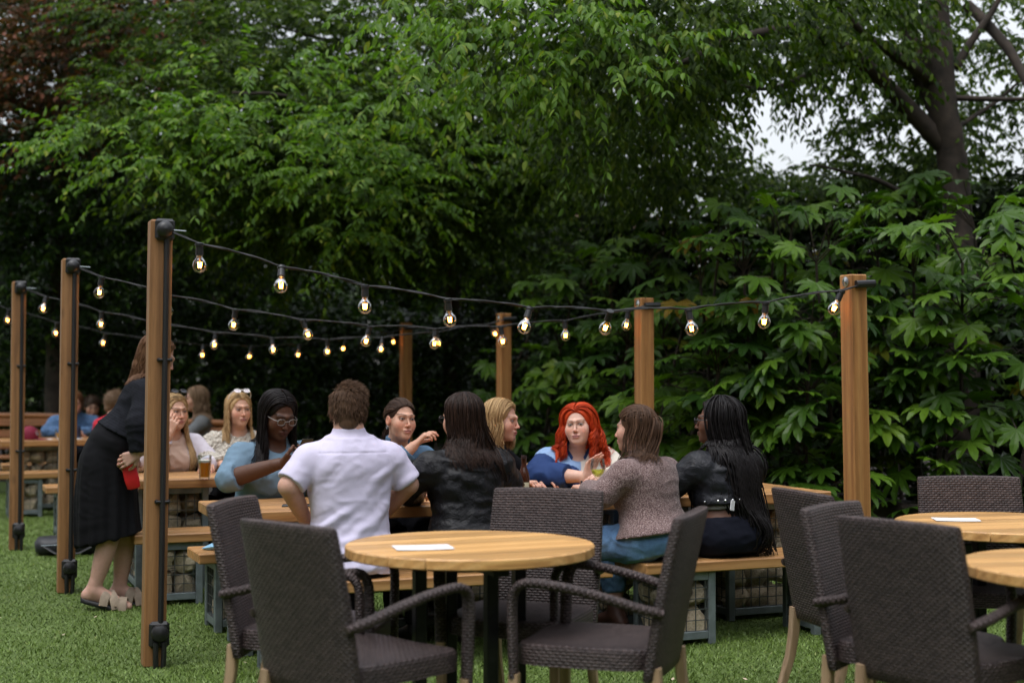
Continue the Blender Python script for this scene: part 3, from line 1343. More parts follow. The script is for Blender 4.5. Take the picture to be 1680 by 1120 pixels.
cap = thing('baseball_cap', 'maroon cap with a pale badge on the far table', 'cap', (*G(-1.02, 8.95)[:2], .724), R(20))
b = MB()
b.lathe([(.085, 0), (.093, .03), (.090, .07), (.072, .11), (.035, .132), (.008, .137), (0, .138)], 22)
b.build('crown', plain('maroon_cotton', (.20, .012, .040), .85), cap, True, 60)
b = MB()
n = 13
P = [(.088 * math.cos(a), .088 * math.sin(a), .012) for a in np.linspace(R(-75), R(75), n)] + [(.09 + .095 * math.cos(a) * 1.0, .082 * math.sin(a), .004 - .006 * abs(math.sin(a))) for a in np.linspace(R(-75), R(75), n)]
P2 = [(x, y, z - .006) for x, y, z in P]
b.add(P, [(i, n + i, n + i + 1, i + 1) for i in range(n - 1)])
b.add(P2, [(i + 1, n + i + 1, n + i, i) for i in range(n - 1)])
b.build('peak', plain('maroon_peak', (.19, .014, .042), .85), cap, True)
b = MB()
b.lathe([(.024, 0), (.024, .003), (0, .004)], 14, (.072, -.045, .065), rotz(R(-32)) @ roty(PI / 2 - .25))
b.build('badge', plain('grey_badge', (.45, .47, .50), .6), cap, True)

p = G(-.72, 9.08)
pint(p[0], p[1], HT, 'short tumbler of orange juice on the far table', .06, .10, .034, .040, 'wine')
M['juice'] = plain('orange_juice', (.75, .36, .04), .3, 0, .05)
for o_ in list(bpy.data.objects):
    if o_.name.startswith('drink') and o_.parent and o_.parent.get('label', '').startswith('short tumbler'):
        o_.data.materials[0] = M['juice']
wine_glass(*G(-.22, 9.05)[:2], HT, 'stemmed glass before the person in the denim jacket')
j = MB()
j.lathe([(.05, 0), (.055, .01), (.055, .09), (.048, .12), (.03, .13), (0, .131)], 18)
o = j.build('dark_jug', plain('navy_ceramic', (.02, .03, .06), .4), None, True, 50)
o.location = (*G(-.55, 9.1)[:2], HT)
tag(o, 'dark blue round pot between juice and second post', 'pot')

# low stone edging in front of the shrubs on the right
w = thing('garden_wall', 'low dark stone wall in front of the big-leaved shrubs', 'wall', (3.35, 9.0, 0), R(-64))
for k in range(9):
    for r_ in range(3):
        m = MB()
        L_ = .62
        m.box((-2.7 + k * L_ + (r_ % 2) * .3, rng.normal() * .01, .08 + r_ * .162), (L_ - .012, .24, .150), bev=.022)
        m.build('coping_stone' if r_ == 2 else 'wall_stone', M['bark'], w, True, 40)
# ------------------------------------------------------------------ signed-distance modelling of figures
def _bb(*pts_r):
    lo = np.min([np.asarray(p) - r for p, r in pts_r], axis=0)
    hi = np.max([np.asarray(p) + r for p, r in pts_r], axis=0)
    return lo, hi


def cone(a, b, ra, rb, k=.02, op='u', flat=0, mid=None):
    """tapered limb; flat: 1 end, 2 start, 3 both; mid: radius bulge halfway"""
    a, b = np.asarray(a, float), np.asarray(b, float)
    ba = b - a
    L2 = ba @ ba + 1e-12
    L = math.sqrt(L2)
    lo, hi = _bb((a, ra + .01), (b, rb + .01))

    def f(p):
        pa = p - a
        t = (pa @ ba) / L2
        h = np.clip(t, 0, 1)
        r = ra + (rb - ra) * h
        if mid is not None:
            r = r + mid * np.sin(h * PI)
        d = np.linalg.norm(pa - h[:, None] * ba, axis=1) - r
        if flat & 1:
            d = np.maximum(d, (t - 1) * L)
        if flat & 2:
            d = np.maximum(d, -t * L)
        return d
    return (op, k, lo, hi, f)


def ell(c, r, Rm=None, k=.02, op='u'):
    c, r = np.asarray(c, float), np.asarray(r, float)
    lo, hi = c - r.max(), c + r.max()

    def f(p):
        q = p - c
        if Rm is not None:
            q = q @ Rm
        k0 = np.linalg.norm(q / r, axis=1)
        k1 = np.linalg.norm(q / (r * r), axis=1) + 1e-9
        return k0 * (k0 - 1) / k1
    return (op, k, lo, hi, f)


def _smooth_st(st):
    st = np.asarray(st, float)
    x = st[:, 0]
    X = np.linspace(x[0], x[-1], 60)
    out = [X]
    for c in range(1, st.shape[1]):
        y = st[:, c]
        m = np.gradient(y, x)
        i = np.clip(np.searchsorted(x, X) - 1, 0, len(x) - 2)
        h = x[i + 1] - x[i]
        t = (X - x[i]) / h
        out.append((2 * t ** 3 - 3 * t ** 2 + 1) * y[i] + (t ** 3 - 2 * t ** 2 + t) * h * m[i] + (-2 * t ** 3 + 3 * t ** 2) * y[i + 1] + (t ** 3 - t ** 2) * h * m[i + 1])
    return np.stack(out, 1)


def loft(a, b, xv, st, k=.03, op='u', e=2.3, grow=0.0):
    """st rows: t, ox, oy, rx, ry"""
    a, b = np.asarray(a, float), np.asarray(b, float)
    ax = b - a
    L = np.linalg.norm(ax)
    ax = ax / L
    xv = nrm(np.asarray(xv, float) - ax * np.dot(xv, ax))
    yv = np.cross(ax, xv)
    S = _smooth_st(st)
    cen = a + S[:, :1] * L * ax + S[:, 1:2] * xv + S[:, 2:3] * yv
    rm = S[:, 3:5].max(1) + grow
    lo, hi = (cen - rm[:, None]).min(0), (cen + rm[:, None]).max(0)

    def f(p):
        q = p - a
        t = (q @ ax) / L
        T = np.clip(t, S[0, 0], S[-1, 0])
        ox, oy = np.interp(T, S[:, 0], S[:, 1]), np.interp(T, S[:, 0], S[:, 2])
        rx, ry = np.interp(T, S[:, 0], S[:, 3]) + grow, np.interp(T, S[:, 0], S[:, 4]) + grow
        x, y = np.abs(q @ xv - ox), np.abs(q @ yv - oy)
        rr = ((x / rx) ** e + (y / ry) ** e) ** (1 / e)
        d = (rr - 1) * np.minimum(rx, ry)
        return np.maximum(d, np.maximum(S[0, 0] - t, t - S[-1, 0]) * L)
    return (op, k, lo, hi, f)


def cut(o, n, k=.004):
    o, n = np.asarray(o, float), nrm(n)
    return ('i', k, None, None, lambda p: (p - o) @ n)


def field(P, prims, xs=False):
    """xs: points come sorted along x"""
    d = np.full(len(P), .3)
    px, py, pz = P[:, 0], P[:, 1], P[:, 2]
    for op, k, lo, hi, f in prims:
        if op == 'i':
            dp = f(P)
            d = np.maximum(d, dp)
            continue
        mg = .05 + k
        a, b = (np.searchsorted(px, lo[0] - mg), np.searchsorted(px, hi[0] + mg)) if xs else (0, len(P))
        mk = (py[a:b] > lo[1] - mg) & (py[a:b] < hi[1] + mg)
        mk &= (pz[a:b] > lo[2] - mg) & (pz[a:b] < hi[2] + mg)
        if not xs:
            mk &= (px > lo[0] - mg) & (px < hi[0] + mg)
        m = np.nonzero(mk)[0] + a
        if len(m) == 0:
            continue
        dp = f(P[m])
        dm = d[m]
        if op == 'u':
            h = np.maximum(k - np.abs(dm - dp), 0) / k
            d[m] = np.minimum(dm, dp) - h * h * k * .25
        else:
            h = np.maximum(k - np.abs(dm + dp), 0) / k
            d[m] = np.maximum(dm, -dp) + h * h * k * .25
    return d


def _axis(lo, hi, h, fine):
    x, out = lo, []
    while x < hi:
        out.append(x)
        st = h
        for a, b, f in fine:
            if a - f < x < b:
                st = min(st, f)
        x += st
    while (len(out) - 1) % 4:
        out.append(out[-1] + h)
    return np.array(out)


def sdf_mesh(prims, h=.0065, fine=()):
    los = np.min([p[2] for p in prims if p[2] is not None and p[0] == 'u'], axis=0) - .02
    his = np.max([p[3] for p in prims if p[3] is not None and p[0] == 'u'], axis=0) + .02
    ax = [_axis(los[i], his[i], h, [(f[0][i], f[1][i], f[2]) for f in fine]) for i in range(3)]
    n = [len(a) for a in ax]
    cx = [a[::4] for a in ax]
    Gc = np.stack(np.meshgrid(*cx, indexing='ij'), -1).reshape(-1, 3)
    dc = field(Gc, prims, True).reshape([len(c) for c in cx])
    idx = [np.clip((np.arange(k) + 2) // 4, 0, len(c) - 1) for k, c in zip(n, cx)]
    D = dc[np.ix_(*idx)].astype(np.float32)
    sp = [np.gradient(a).astype(np.float32) ** 2 for a in ax]
    sp = [np.maximum(np.maximum(q, np.roll(q, 2)), np.roll(q, -2)) for q in sp]
    thr = 2.35 * np.sqrt(sp[0][:, None, None] + sp[1][None, :, None] + sp[2][None, None, :]) + .002
    near = np.argwhere(np.abs(D) < thr)
    P = np.stack([ax[i][near[:, i]] for i in range(3)], 1)
    D[near[:, 0], near[:, 1], near[:, 2]] = field(P, prims, True)
    ins = D < 0
    c = np.zeros([k - 1 for k in n], np.uint8)
    for a in (0, 1):
        for b in (0, 1):
            for e in (0, 1):
                c += ins[a:n[0] - 1 + a, b:n[1] - 1 + b, e:n[2] - 1 + e]
    cells = np.argwhere((c > 0) & (c < 8))
    vid = np.full(c.shape, -1, np.int32)
    vid[cells[:, 0], cells[:, 1], cells[:, 2]] = np.arange(len(cells))
    acc = np.zeros((len(cells), 3))
    cnt = np.zeros(len(cells))
    corner = lambda o: (cells[:, 0] + o[0], cells[:, 1] + o[1], cells[:, 2] + o[2])
    for axis in range(3):
        o1, o2 = [i for i in range(3) if i != axis]
        for u in (0, 1):
            for v in (0, 1):
                A = [0, 0, 0]
                A[o1], A[o2] = u, v
                B = list(A)
                B[axis] = 1
                ia, ib = corner(A), corner(B)
                da, db = D[ia], D[ib]
                m = (da < 0) != (db < 0)
                t = np.where(m, da / np.where(m, da - db, 1), 0)
                pa = np.stack([ax[i][ia[i]] for i in range(3)], 1)
                pb = np.stack([ax[i][ib[i]] for i in range(3)], 1)
                acc += np.where(m[:, None], pa + t[:, None] * (pb - pa), 0)
                cnt += m
    V = acc / cnt[:, None]
    Q = []
    for axis in range(3):
        o1, o2 = [(1, 2), (2, 0), (0, 1)][axis]
        sl = [slice(None)] * 3
        s2 = [slice(None)] * 3
        sl[axis], s2[axis] = slice(0, -1), slice(1, None)
        x = ins[tuple(sl)] != ins[tuple(s2)]
        e = np.argwhere(x)
        ok = np.ones(len(e), bool)
        for o in (o1, o2):
            ok &= (e[:, o] > 0) & (e[:, o] < n[o] - 1)
        e = e[ok]
        flip = ins[e[:, 0], e[:, 1], e[:, 2]]
        q = []
        for du, dv in ((-1, -1), (0, -1), (0, 0), (-1, 0)):
            k = e.copy()
            k[:, o1] += du
            k[:, o2] += dv
            q.append(vid[k[:, 0], k[:, 1], k[:, 2]])
        q = np.stack(q, 1)
        q[~flip] = q[~flip][:, ::-1]
        Q.append(q)
    Q = np.concatenate(Q)
    Q = Q[(Q >= 0).all(1)]
    return V, Q


def vnormals(V, Q):
    n = np.cross(V[Q[:, 2]] - V[Q[:, 0]], V[Q[:, 3]] - V[Q[:, 1]])
    N = np.zeros_like(V)
    for k in range(4):
        np.add.at(N, Q[:, k], n)
    return nrm(N)


def relax(V, Q, it=1):
    for _ in range(it):
        A = np.zeros_like(V)
        c = np.zeros(len(V))
        for k in range(4):
            np.add.at(A, Q[:, k], V[Q[:, (k + 1) % 4]] + V[Q[:, (k - 1) % 4]])
            np.add.at(c, Q[:, k], 2)
        V = .5 * V + .5 * A / np.maximum(c, 1)[:, None]
    return V


# ------------------------------------------------------------------ hands
def hand(w, d, nn, side, curl=(.35, .4, .45, .5), spread=.0, thumb=.4, k=1.0):
    """capsules of palm, four fingers and thumb; returns prims, nail points"""
    f = nrm(d)
    n = nrm(np.asarray(nn, float) - f * np.dot(nn, f))
    l = np.cross(f, n) * side
    w = np.asarray(w, float)
    P, nails = [], []
    kn = [(.031, .086), (.010, .090), (-.011, .086), (-.030, .078)]
    ln = [.070, .078, .072, .056]
    rr = [.0088, .0090, .0086, .0076]
    P.append(cone(w - f * .03, w + f * .012, .024 * k, .022 * k, .015))
    for (a, b), r in zip(kn, rr):
        P.append(cone(w + (f * .012 + l * a * .5) * k, w + (f * b + l * a) * k - n * .002, .0135 * k, .0115 * k, .012))
    P.append(cone(w + (f * .02 + l * .018) * k + n * .004, w + (f * .055 + l * .024) * k + n * .008, .014 * k, .012 * k, .012))
    for j in range(4):
        a, b = kn[j]
        p = w + (f * b + l * a) * k
        ang = 0
        sp = spread * (1.5 - j)
        for s, (fr, mul) in enumerate(((.45, 1.0), (.31, 1.25), (.24, .8))):
            ang += curl[j] * mul
            dd = nrm(f * math.cos(ang) + n * math.sin(ang) + l * sp * math.cos(ang))
            q = p + dd * ln[j] * fr * k
            r0 = rr[j] * (1 - .1 * s) * k
            P.append(cone(p, q, r0, r0 * .92, .005))
            p = q
        nails.append(p + (-n * math.cos(ang) + f * math.sin(ang)) * .004)
    p = w + (f * .022 + l * .026) * k + n * .006
    for s, (L, r) in enumerate(((.034, .0125), (.032, .0108), (.024, .0098))):
        dd = nrm(l * (.75 - .25 * s - thumb * .3) + f * (.6 + .25 * s) + n * (.25 + thumb * .45 * s))
        q = p + dd * L * k
        P.append(cone(p, q, r * k, r * .92 * k, .006))
        p = q
    nails.append(p)
    return P, nails


# ------------------------------------------------------------------ figure
FEM = [(-.24, 0, 0, .150, .112), (-.1, 0, -.012, .178, .128), (.05, 0, -.012, .176, .124), (.25, 0, 0, .146, .106), (.40, 0, .004, .138, .102), (.58, 0, .008, .150, .110), (.76, 0, -.002, .158, .100), (.90, 0, -.012, .125, .078), (1.0, 0, -.014, .064, .056), (1.12, 0, -.004, .052, .054)]
MAL = [(-.24, 0, 0, .150, .115), (-.1, 0, -.006, .168, .125), (.05, 0, -.004, .168, .122), (.25, 0, .004, .158, .116), (.42, 0, .004, .162, .115), (.60, 0, .004, .176, .118), (.78, 0, -.006, .182, .110), (.91, 0, -.014, .140, .084), (1.0, 0, -.014, .070, .062), (1.12, 0, -.004, .058, .060)]


def strands_mesh(P, r0, rng_, sides=3, taper=.35, bead=0.0):
    """P (N,T,3) paths -> arrays of tube verts and quads"""
    N, T = P.shape[:2]
    t = nrm(np.gradient(P, axis=1))
    ref = nrm(rng_.normal(size=(N, 1, 3)))
    A = nrm(np.cross(t, np.broadcast_to(ref, t.shape)))
    B = np.cross(t, A)
    u = np.linspace(0, 1, T)
    rad = (r0 if np.ndim(r0) else np.full(N, r0))[:, None] * (1 - (1 - taper) * np.clip((u - .35) / .65, 0, 1) ** 1.3)[None]
    if bead:
        rad = rad * (1 + bead * np.sin(u * T * 1.9 + rng_.random(N)[:, None] * 6))
    a = np.linspace(0, 2 * PI, sides, endpoint=False)
    V = P[:, :, None] + rad[..., None, None] * (np.cos(a)[:, None] * A[:, :, None] + np.sin(a)[:, None] * B[:, :, None])
    I = np.arange(N * T * sides).reshape(N, T, sides)
    q = np.stack([I[:, :-1], np.roll(I, -1, 2)[:, :-1], np.roll(I, -1, 2)[:, 1:], I[:, 1:]], -1).reshape(-1, 4)
    return V.reshape(-1, 3), q


class Person:
    def __init__(s, label, x, y, yaw, z=0.0, **c):
        s.c = c
        s.rg = np.random.default_rng(int(abs(x * 1000 + y * 77)) + 5)
        s.E = thing('person', label, 'person', (x, y, z), yaw)
        s.E.scale = (c.get('scale', 1.0),) * 3
        s.fem = c.get('fem', True)
        w, fat = c.get('w', 1.0), c.get('fat', 1.0)
        pel = np.array(c.get('pelvis', (0, 0, HB + .115)), float)
        tl = c.get('tl', .50)
        ln, sd = R(c.get('lean', 8)), R(c.get('side', 0))
        ax = nrm(np.array([math.tan(sd), math.tan(ln), 1.0]))
        nb = pel + ax * tl
        s.pel, s.nb, s.ax = pel, nb, ax
        tw = R(c.get('twist', 0))
        s.xv = np.array([math.cos(tw), math.sin(tw), 0])
        s.xv = nrm(s.xv - ax * (s.xv @ ax))
        s.yv = np.cross(ax, s.xv)
        st = np.array(FEM if s.fem else MAL)
        st[:, 3] *= w
        st[:, 4] *= w * fat
        st[-2:, 3:] /= w ** .7
        s.st = st
        sh = c.get('sh', .168 if s.fem else .195)
        s.sh = {}
        for sg in (1, -1):
            up = c.get('shrug', {}).get(sg, 0)
            s.sh[sg] = nb + s.xv * sg * sh - ax * c.get('shdrop', .068 if s.fem else .080) + s.yv * c.get('roundsh', .0) + np.array((0, 0, up))
        hy, hp, hr = [R(v) for v in c.get('head', (0, 0, 0))]
        s.Rh = rotz(hy) @ rotx(hp) @ roty(hr)
        hf = c.get('headfwd', .035)
        s.hk = c.get('hk', 1.0)
        s.C = nb + ax * .055 + s.yv * hf + np.array((0, 0, c.get('neck', .115)))
        s.arms = {1: c.get('armR'), -1: c.get('armL')}
        s.ar = c.get('arm_r', 1.0)
        hips, kn, an = {}, {}, {}
        for sg in (1, -1):
            hips[sg] = pel + s.xv * sg * .088 * w + np.array((0, .01, -.02))
            kn[sg] = np.array(c.get('knee' + 'RL'[sg < 0], (sg * .12, .43, HB + .07)), float)
            an[sg] = np.array(c.get('ankle' + 'RL'[sg < 0], (sg * .12, .40, .085)), float)
        s.hips, s.kn, s.an = hips, kn, an
        s.toe = {sg: np.array(c.get('toe' + 'RL'[sg < 0], an[sg] + np.array((sg * .02, .15, -.055))), float) for sg in (1, -1)}
        s.lr = c.get('leg_r', 1.0) * w
        s.nails = []

    def q(s, v):
        return s.C + s.Rh @ (np.asarray(v, float) * s.hk)

    # --- body pieces
    def torso(s, grow=0.0, t0=None, t1=None, k=.03, hem=0.0):
        st = s.st
        if t0 is not None or t1 is not None:
            a = t0 if t0 is not None else st[0, 0]
            b = t1 if t1 is not None else st[-1, 0]
            S = _smooth_st(st)
            X = np.linspace(a, b, 14)
            st = np.stack([X] + [np.interp(X, S[:, 0], S[:, i]) for i in range(1, 5)], 1)
            if hem:
                st[:, 3:5] += hem * np.clip(1 - (X - a) / .32, 0, 1)[:, None] ** 1.5
        pr = [loft(s.pel, s.nb, s.xv, st, k, grow=grow)]
        if s.fem and (t0 is None or t0 < .5):
            L = np.linalg.norm(s.nb - s.pel)
            bs = s.c.get('bust', 1.0)
            for sg in (1, -1):
                pr.append(ell(s.pel + s.ax * L * .60 + s.xv * sg * .068 + s.yv * .075 * s.c.get('fat', 1) * s.c.get('w', 1), np.array((.062, .062, .064)) * bs + grow, None, .04))
        return pr

    def arm(s, sg, grow=0.0, until=2.0, k=.025, flare=0.0):
        A = s.arms[sg]
        if A is None:
            return []
        S, E, W = s.sh[sg], np.array(A[0], float), np.array(A[1], float)
        r = s.ar * (1.0 if s.fem else 1.12)
        pr = [ell(S - s.ax * .005, np.array((.047, .048, .047)) * (r * .5 + .5) + grow * .7, None, .05)]
        pr.append(cone(s.nb - s.ax * (.035 if s.fem else .012), S, (.046 if s.fem else .056) + grow * .6, .040 * (r * .5 + .5) + grow * .8, .05))
        r0, r1, r2, r3 = .046 * r, .038 * r, .038 * r, .025 * (.6 + .4 * r)
        if until >= 1:
            pr.append(cone(S, E, r0 + grow, r1 + grow, k, mid=.003))
            if until > 1:
                t = min(1.0, until - 1)
                e = E + (W - E) * t
                pr.append(cone(E, e, r2 + grow, r2 + (r3 - r2) * t + grow + flare, k if until < 2 else .012, flat=1, mid=.004))
            else:
                pass
        else:
            e = S + (E - S) * until
            pr.append(cone(S, e, r0 + grow, r0 + (r1 - r0) * until + grow + flare, k, flat=1))
        return pr

    def leg(s, sg, grow=0.0, until=2.0, k=.03, flare=0.0):
        H, K, A = s.hips[sg], s.kn[sg], s.an[sg]
        r = s.lr
        pr = []
        t1 = min(1.0, until)
        pr.append(cone(H, H + (K - H) * t1, .082 * r + grow, .082 * r + (.055 * r - .082 * r) * t1 + grow + (flare if until < 1 else 0), .05, flat=1 if until < 1 else 0))
        if until > 1:
            t = until - 1
            pr.append(cone(K, K + (A - K) * t, .054 * r + grow, .054 * r + (.034 - .054 * r) * t + grow + flare, k, flat=1 if until < 2 or flare or grow else 0, mid=.010 if t > .5 else 0))
        return pr

    def foot(s, sg, grow=0.0):
        A, T = s.an[sg], s.toe[sg]
        heel = A + (A - T) * .22 * np.array((1, 1, 0)) - np.array((0, 0, .045))
        d = T - heel
        side = nrm(np.cross(d, (0, 0, 1)))
        pr = [cone(A + np.array((0, 0, .02)), heel, .034 + grow, .030 + grow, .02), cone(heel, heel + d * .5, .029 + grow, .032 + grow, .03)]
        for o, r in ((-.022, .019), (0, .021), (.022, .017)):
            pr.append(cone(A - np.array((0, 0, .02)), T + side * o - np.array((0, 0, .004)), .030 + grow, r + grow, .025))
        return pr

    def head(s):
        q, Rh, h = s.q, s.Rh, s.hk
        c = s.c
        full = c.get('face', 1.0)
        E = lambda p, r, k=.02, op='u': ell(q(p), np.array(r) * h, Rh, k * h, op)
        Cn = lambda a, b, ra, rb, k=.01, op='u', mid=None: cone(q(a), q(b), ra * h, rb * h, k * h, op, 0, mid)
        pr = [E((0, -.018, .036), (.074, .094, .080)), E((0, .022, -.030), (.061 * full, .066, .082), .03), E((0, .034, -.078), (.045 * full, .046, .036), .03), E((0, .070, -.098), (.020 * full, .016, .015), .025)]
        for sg in (1, -1):
            pr.append(E((sg * .040 * full, .056, -.030), (.024, .022, .028), .03))
            pr.append(Cn((sg * .004, .088, .022), (sg * .043, .074, .022), .0066, .0066, .02))
        for sg in (1, -1):
            pr.append(E((sg * .031, .098, .002), (.018, .017, .012), .014, 's'))
            pr.append(E((sg * .0315, .0725, .002), (.0150, .0145, .0125), .004))
        nk_ = .84 if s.fem else 1.0
        pr.append(Cn((0, .086, .012), (0, .106, -.030), .0058 * nk_, .0090 * nk_, .012))
        pr.append(E((0, .105, -.034), (.0092 * nk_, .0105, .0082 * nk_), .008))
        for sg in (1, -1):
            pr.append(E((sg * .0108 * nk_, .096, -.037), (.0068 * nk_, .009, .0060), .006))
        pr.append(E((0, .088, -.060), (.023, .012, .0060), .010))
        pr.append(E((0, .087, -.072), (.020, .012, .0070), .010))
        pr.append(Cn((-.018, .103, -.0660), (.018, .103, -.0660), .0030, .0030, .004, 's'))
        for sg in (1, -1):
            pr.append(E((sg * .075, -.006, -.008), (.011, .019, .031), .008))
            pr.append(E((sg * .084, .000, -.004), (.006, .010, .017), .006, 's'))
        nr = (.050 if s.fem else .058) * c.get('neckr', 1)
        pr.append(cone(q((0, -.022, -.055)), s.nb + s.ax * .0, nr, nr * 1.06, .03))
        return pr

    def skin_col(s, V):
        c = s.c
        base = np.array(c.get('skin', (.60, .36, .26)))
        dark = c.get('darkskin', False)
        Q = (V - s.C) @ s.Rh / s.hk
        x, y, z = np.abs(Q[:, 0]), Q[:, 1], Q[:, 2]
        col = np.tile(base, (len(V), 1))
        face = (np.linalg.norm(Q, axis=1) < .17)
        bl = np.array((1.12, .80, .74)) if not dark else np.array((1.1, .86, .82))

        def paint(w, cc):
            nonlocal col
            w = np.clip(w, 0, 1)[:, None] * face[:, None]
            col = col * (1 - w) + np.asarray(cc) * w
        g = lambda d, r: np.exp(-(d / r) ** 2)
        front = y > .03
        paint(front * .75 * g(np.hypot(x - .043, z + .032), .022), base * bl)
        paint(front * .6 * g(np.hypot(Q[:, 0], z + .034), .014), base * bl)
        paint((x > .068) * (y < .03) * .7 * g(z + .008, .04), base * bl)
        lip = np.array(c.get('lip', (.42, .15, .14)))
        wl = front * (y > .070) * np.clip((1 - (Q[:, 0] / .025) ** 2 - ((z + .0665) / (.0125)) ** 2) * 2.5, 0, 1)
        paint(wl * .85, lip)
        paint(front * (x < .021) * g(z + .066, .0026) * .9, lip * .2)
        paint(front * (x < .012) * (y > .09) * g(np.hypot(x - .0065, z + .043), .0035) * .6, base * .3)
        ex, ez = (x - .0315) / .0142, (z - .002) / .0070
        op = c.get('eye', .80)
        inside = np.clip((1 - ex ** 2 - (ez / op) ** 2) * 3, 0, 1) * front * (y > .06)
        lid = np.clip((1.9 - ex ** 2 - (ez / max(op, .3) - .25) ** 2) * 2, 0, 1) * front * (y > .06)
        paint(lid * .65, base * np.array((.55, .42, .40)) if not dark else base * .55)
        paint(inside, (.34, .30, .28))
        gx = c.get('gaze', 0) * .004
        ix = np.where(Q[:, 0] > 0, Q[:, 0] - .0315, Q[:, 0] + .0315) - gx
        paint((inside > .3) * np.clip((.0074 - np.hypot(ix, z - .0025)) * 500, 0, 1), c.get('iris', (.045, .028, .016)))
        lash = front * (y > .06) * (np.abs(ex) < 1.15) * g(z - .002 - .0078 * op * np.sqrt(np.clip(1 - (ex / 1.2) ** 2, 0, 1)), .0030)
        paint(lash * .9, (.02, .013, .01))
        bz = .023 + .006 * np.sin(np.clip((x - .012) / .042, 0, 1) * PI * .75)
        brow = (x > .012) * (x < .054) * front * g(z - bz, .0032 if s.fem else .0042)
        paint(brow * .95, c.get('brow', (.06, .035, .022)))
        st = c.get('stubble')
        if st:
            paint(st * front * np.clip((-.045 - z) * 40, 0, 1) * .5, base * .5)
        hl = c.get('scalp')
        if hl is not None:
            paint(np.clip((z - .058 - .0 * y) * 60, 0, 1) * (y < .09), hl)
        nl = c.get('nail')
        if nl is not None:
            for p in s.nails:
                w = np.exp(-(np.linalg.norm(V - p, axis=1) / .0065) ** 4)[:, None]
                col = col * (1 - w) + np.array(nl) * w
        # warmer knuckles and fingertips
        for p in s.nails:
            w = (np.exp(-(np.linalg.norm(V - p, axis=1) / .03) ** 2) * .35)[:, None]
            col = col * (1 - w) + base * bl * w
        return col

    def body(s, legs=True, h=.0070, hfine=.0032):
        pr = s.torso()
        fine = [(s.C - .135 * s.hk, s.C + .135 * s.hk, hfine * s.hk)]
        for sg in (1, -1):
            A = s.arms[sg]
            if A is None:
                continue
            pr += s.arm(sg)
            if len(A) > 2:
                hp, nl = hand(A[1], A[2], A[3], sg, *(A[4:] or ()))
                pr += hp
                s.nails += nl
                lo = np.min([p[2] for p in hp], axis=0)
                hi = np.max([p[3] for p in hp], axis=0)
                fine.append((lo - .005, hi + .005, .0042))
        if legs:
            for sg in (1, -1):
                pr += s.leg(sg)
                pr += s.foot(sg)
        pr += s.head()
        V, Q = sdf_mesh(pr, h, fine)
        me = mesh_np('body', V, quads=Q, col=s.skin_col(V))
        s.bodyprims = pr
        return obj('body', me, M['skin'], s.E)

    def garment(s, name, pr, mat, wr=.004, freq=(9, 9, 20), h=.0075, col=None, diag=None, smooth=1, thick=None, seed=0, folds=None):
        V, Q = sdf_mesh(pr, h)
        V = relax(V, Q, smooth)
        N = vnormals(V, Q)
        if wr:
            W = V.copy()
            if diag is not None:
                d1 = nrm(np.array(diag))
                W = W + .35 * d1 * 0
                a = V @ d1
                b = V - a[:, None] * d1
                warp = noise(V * 5, seed + 9)
                r = noise(np.stack([a * freq[2] + warp * .9, b[:, 0] * freq[0] * .4, b[:, 2] * freq[0] * .4], 1), seed)
            else:
                r = noise(V * np.array(freq) + .6 * noise(V * 5, seed + 9)[:, None], seed)
            rid = 1 - np.abs(r) * 2.4
            amp = wr * (.45 + .9 * np.clip(noise(V * 4.2, seed + 5) + .35, 0, 1))
            V = V + N * (np.clip(rid, -1, 1) * amp)[:, None] + N * (.4 * wr * noise(V * 34, seed + 3))[:, None]
        if folds is not None:
            V = folds(V, N)
        me = mesh_np(name, V, quads=Q, col=None if col is None else col(V))
        return obj(name, me, mat, s.E)

    # --- hair
    def _push(s, P, prims, marg=.006, it=2):
        sh = P.shape
        p = P.reshape(-1, 3).copy()
        for _ in range(it):
            d = field(p, prims)
            m = np.nonzero(d < marg)[0]
            if len(m) == 0:
                break
            e = .004
            g = np.stack([field(p[m] + np.eye(3)[i] * e, prims) - field(p[m] - np.eye(3)[i] * e, prims) for i in range(3)], 1)
            p[m] += nrm(g) * np.clip(marg - d[m], 0, .05)[:, None]
        return p.reshape(sh)

    def scalp(s, X, Y, Z, grow):
        """ellipsoid point helper in head space for unit-sphere direction"""
        return np.stack([X * (.074 + grow), -.018 + Y * (.094 + grow), .036 + Z * (.080 + grow)], -1)

    def hair_paths(s, n, length, kind='fan', part=.0, drift=(0, -.1), wave=.006, wfreq=30, front=.25, T=22, lay=.012, ragged=.25, side=None, th_end=100, ymax=.35):
        rg = s.rg
        T1 = 9
        n = int(n * 1.55)
        u = np.linspace(0, 1, T1)
        if kind == 'part':
            # roots along a parting, flowing to the sides and round the face
            y0 = rg.uniform(-.75, .86, n)
            sg = np.where(rg.random(n) < .5, 1, -1) if side is None else np.full(n, side)
            th = np.radians(4 + u[None] * rg.uniform(th_end - 12, th_end, n)[:, None])
            yy = y0[:, None] + (np.minimum(y0, ymax) - .12 - y0)[:, None] * (u[None] ** 1.25)
            f = np.sqrt(np.clip(1 - yy ** 2, .05, 1))
            X = sg[:, None] * np.sin(th) * f
            Z = np.cos(th) * f
            Y = yy
            pt = part * (1 - u[None])
            S = s.scalp(X, Y, Z, .008 + lay * rg.random(n)[:, None] * (.35 + .65 * u[None]))
            S[..., 0] += pt
            S[..., 2] += .004 * np.sin(u * PI)
        elif kind == 'fan':
            # from the crown over the back and sides
            ph = rg.uniform(-1, 1, n) * np.radians(112)
            th = np.radians(6 + u[None] * rg.uniform(th_end - 10, th_end + 4, n)[:, None])
            X = np.sin(th) * np.sin(ph)[:, None]
            Y = -np.sin(th) * np.cos(ph)[:, None]
            Z = np.cos(th)
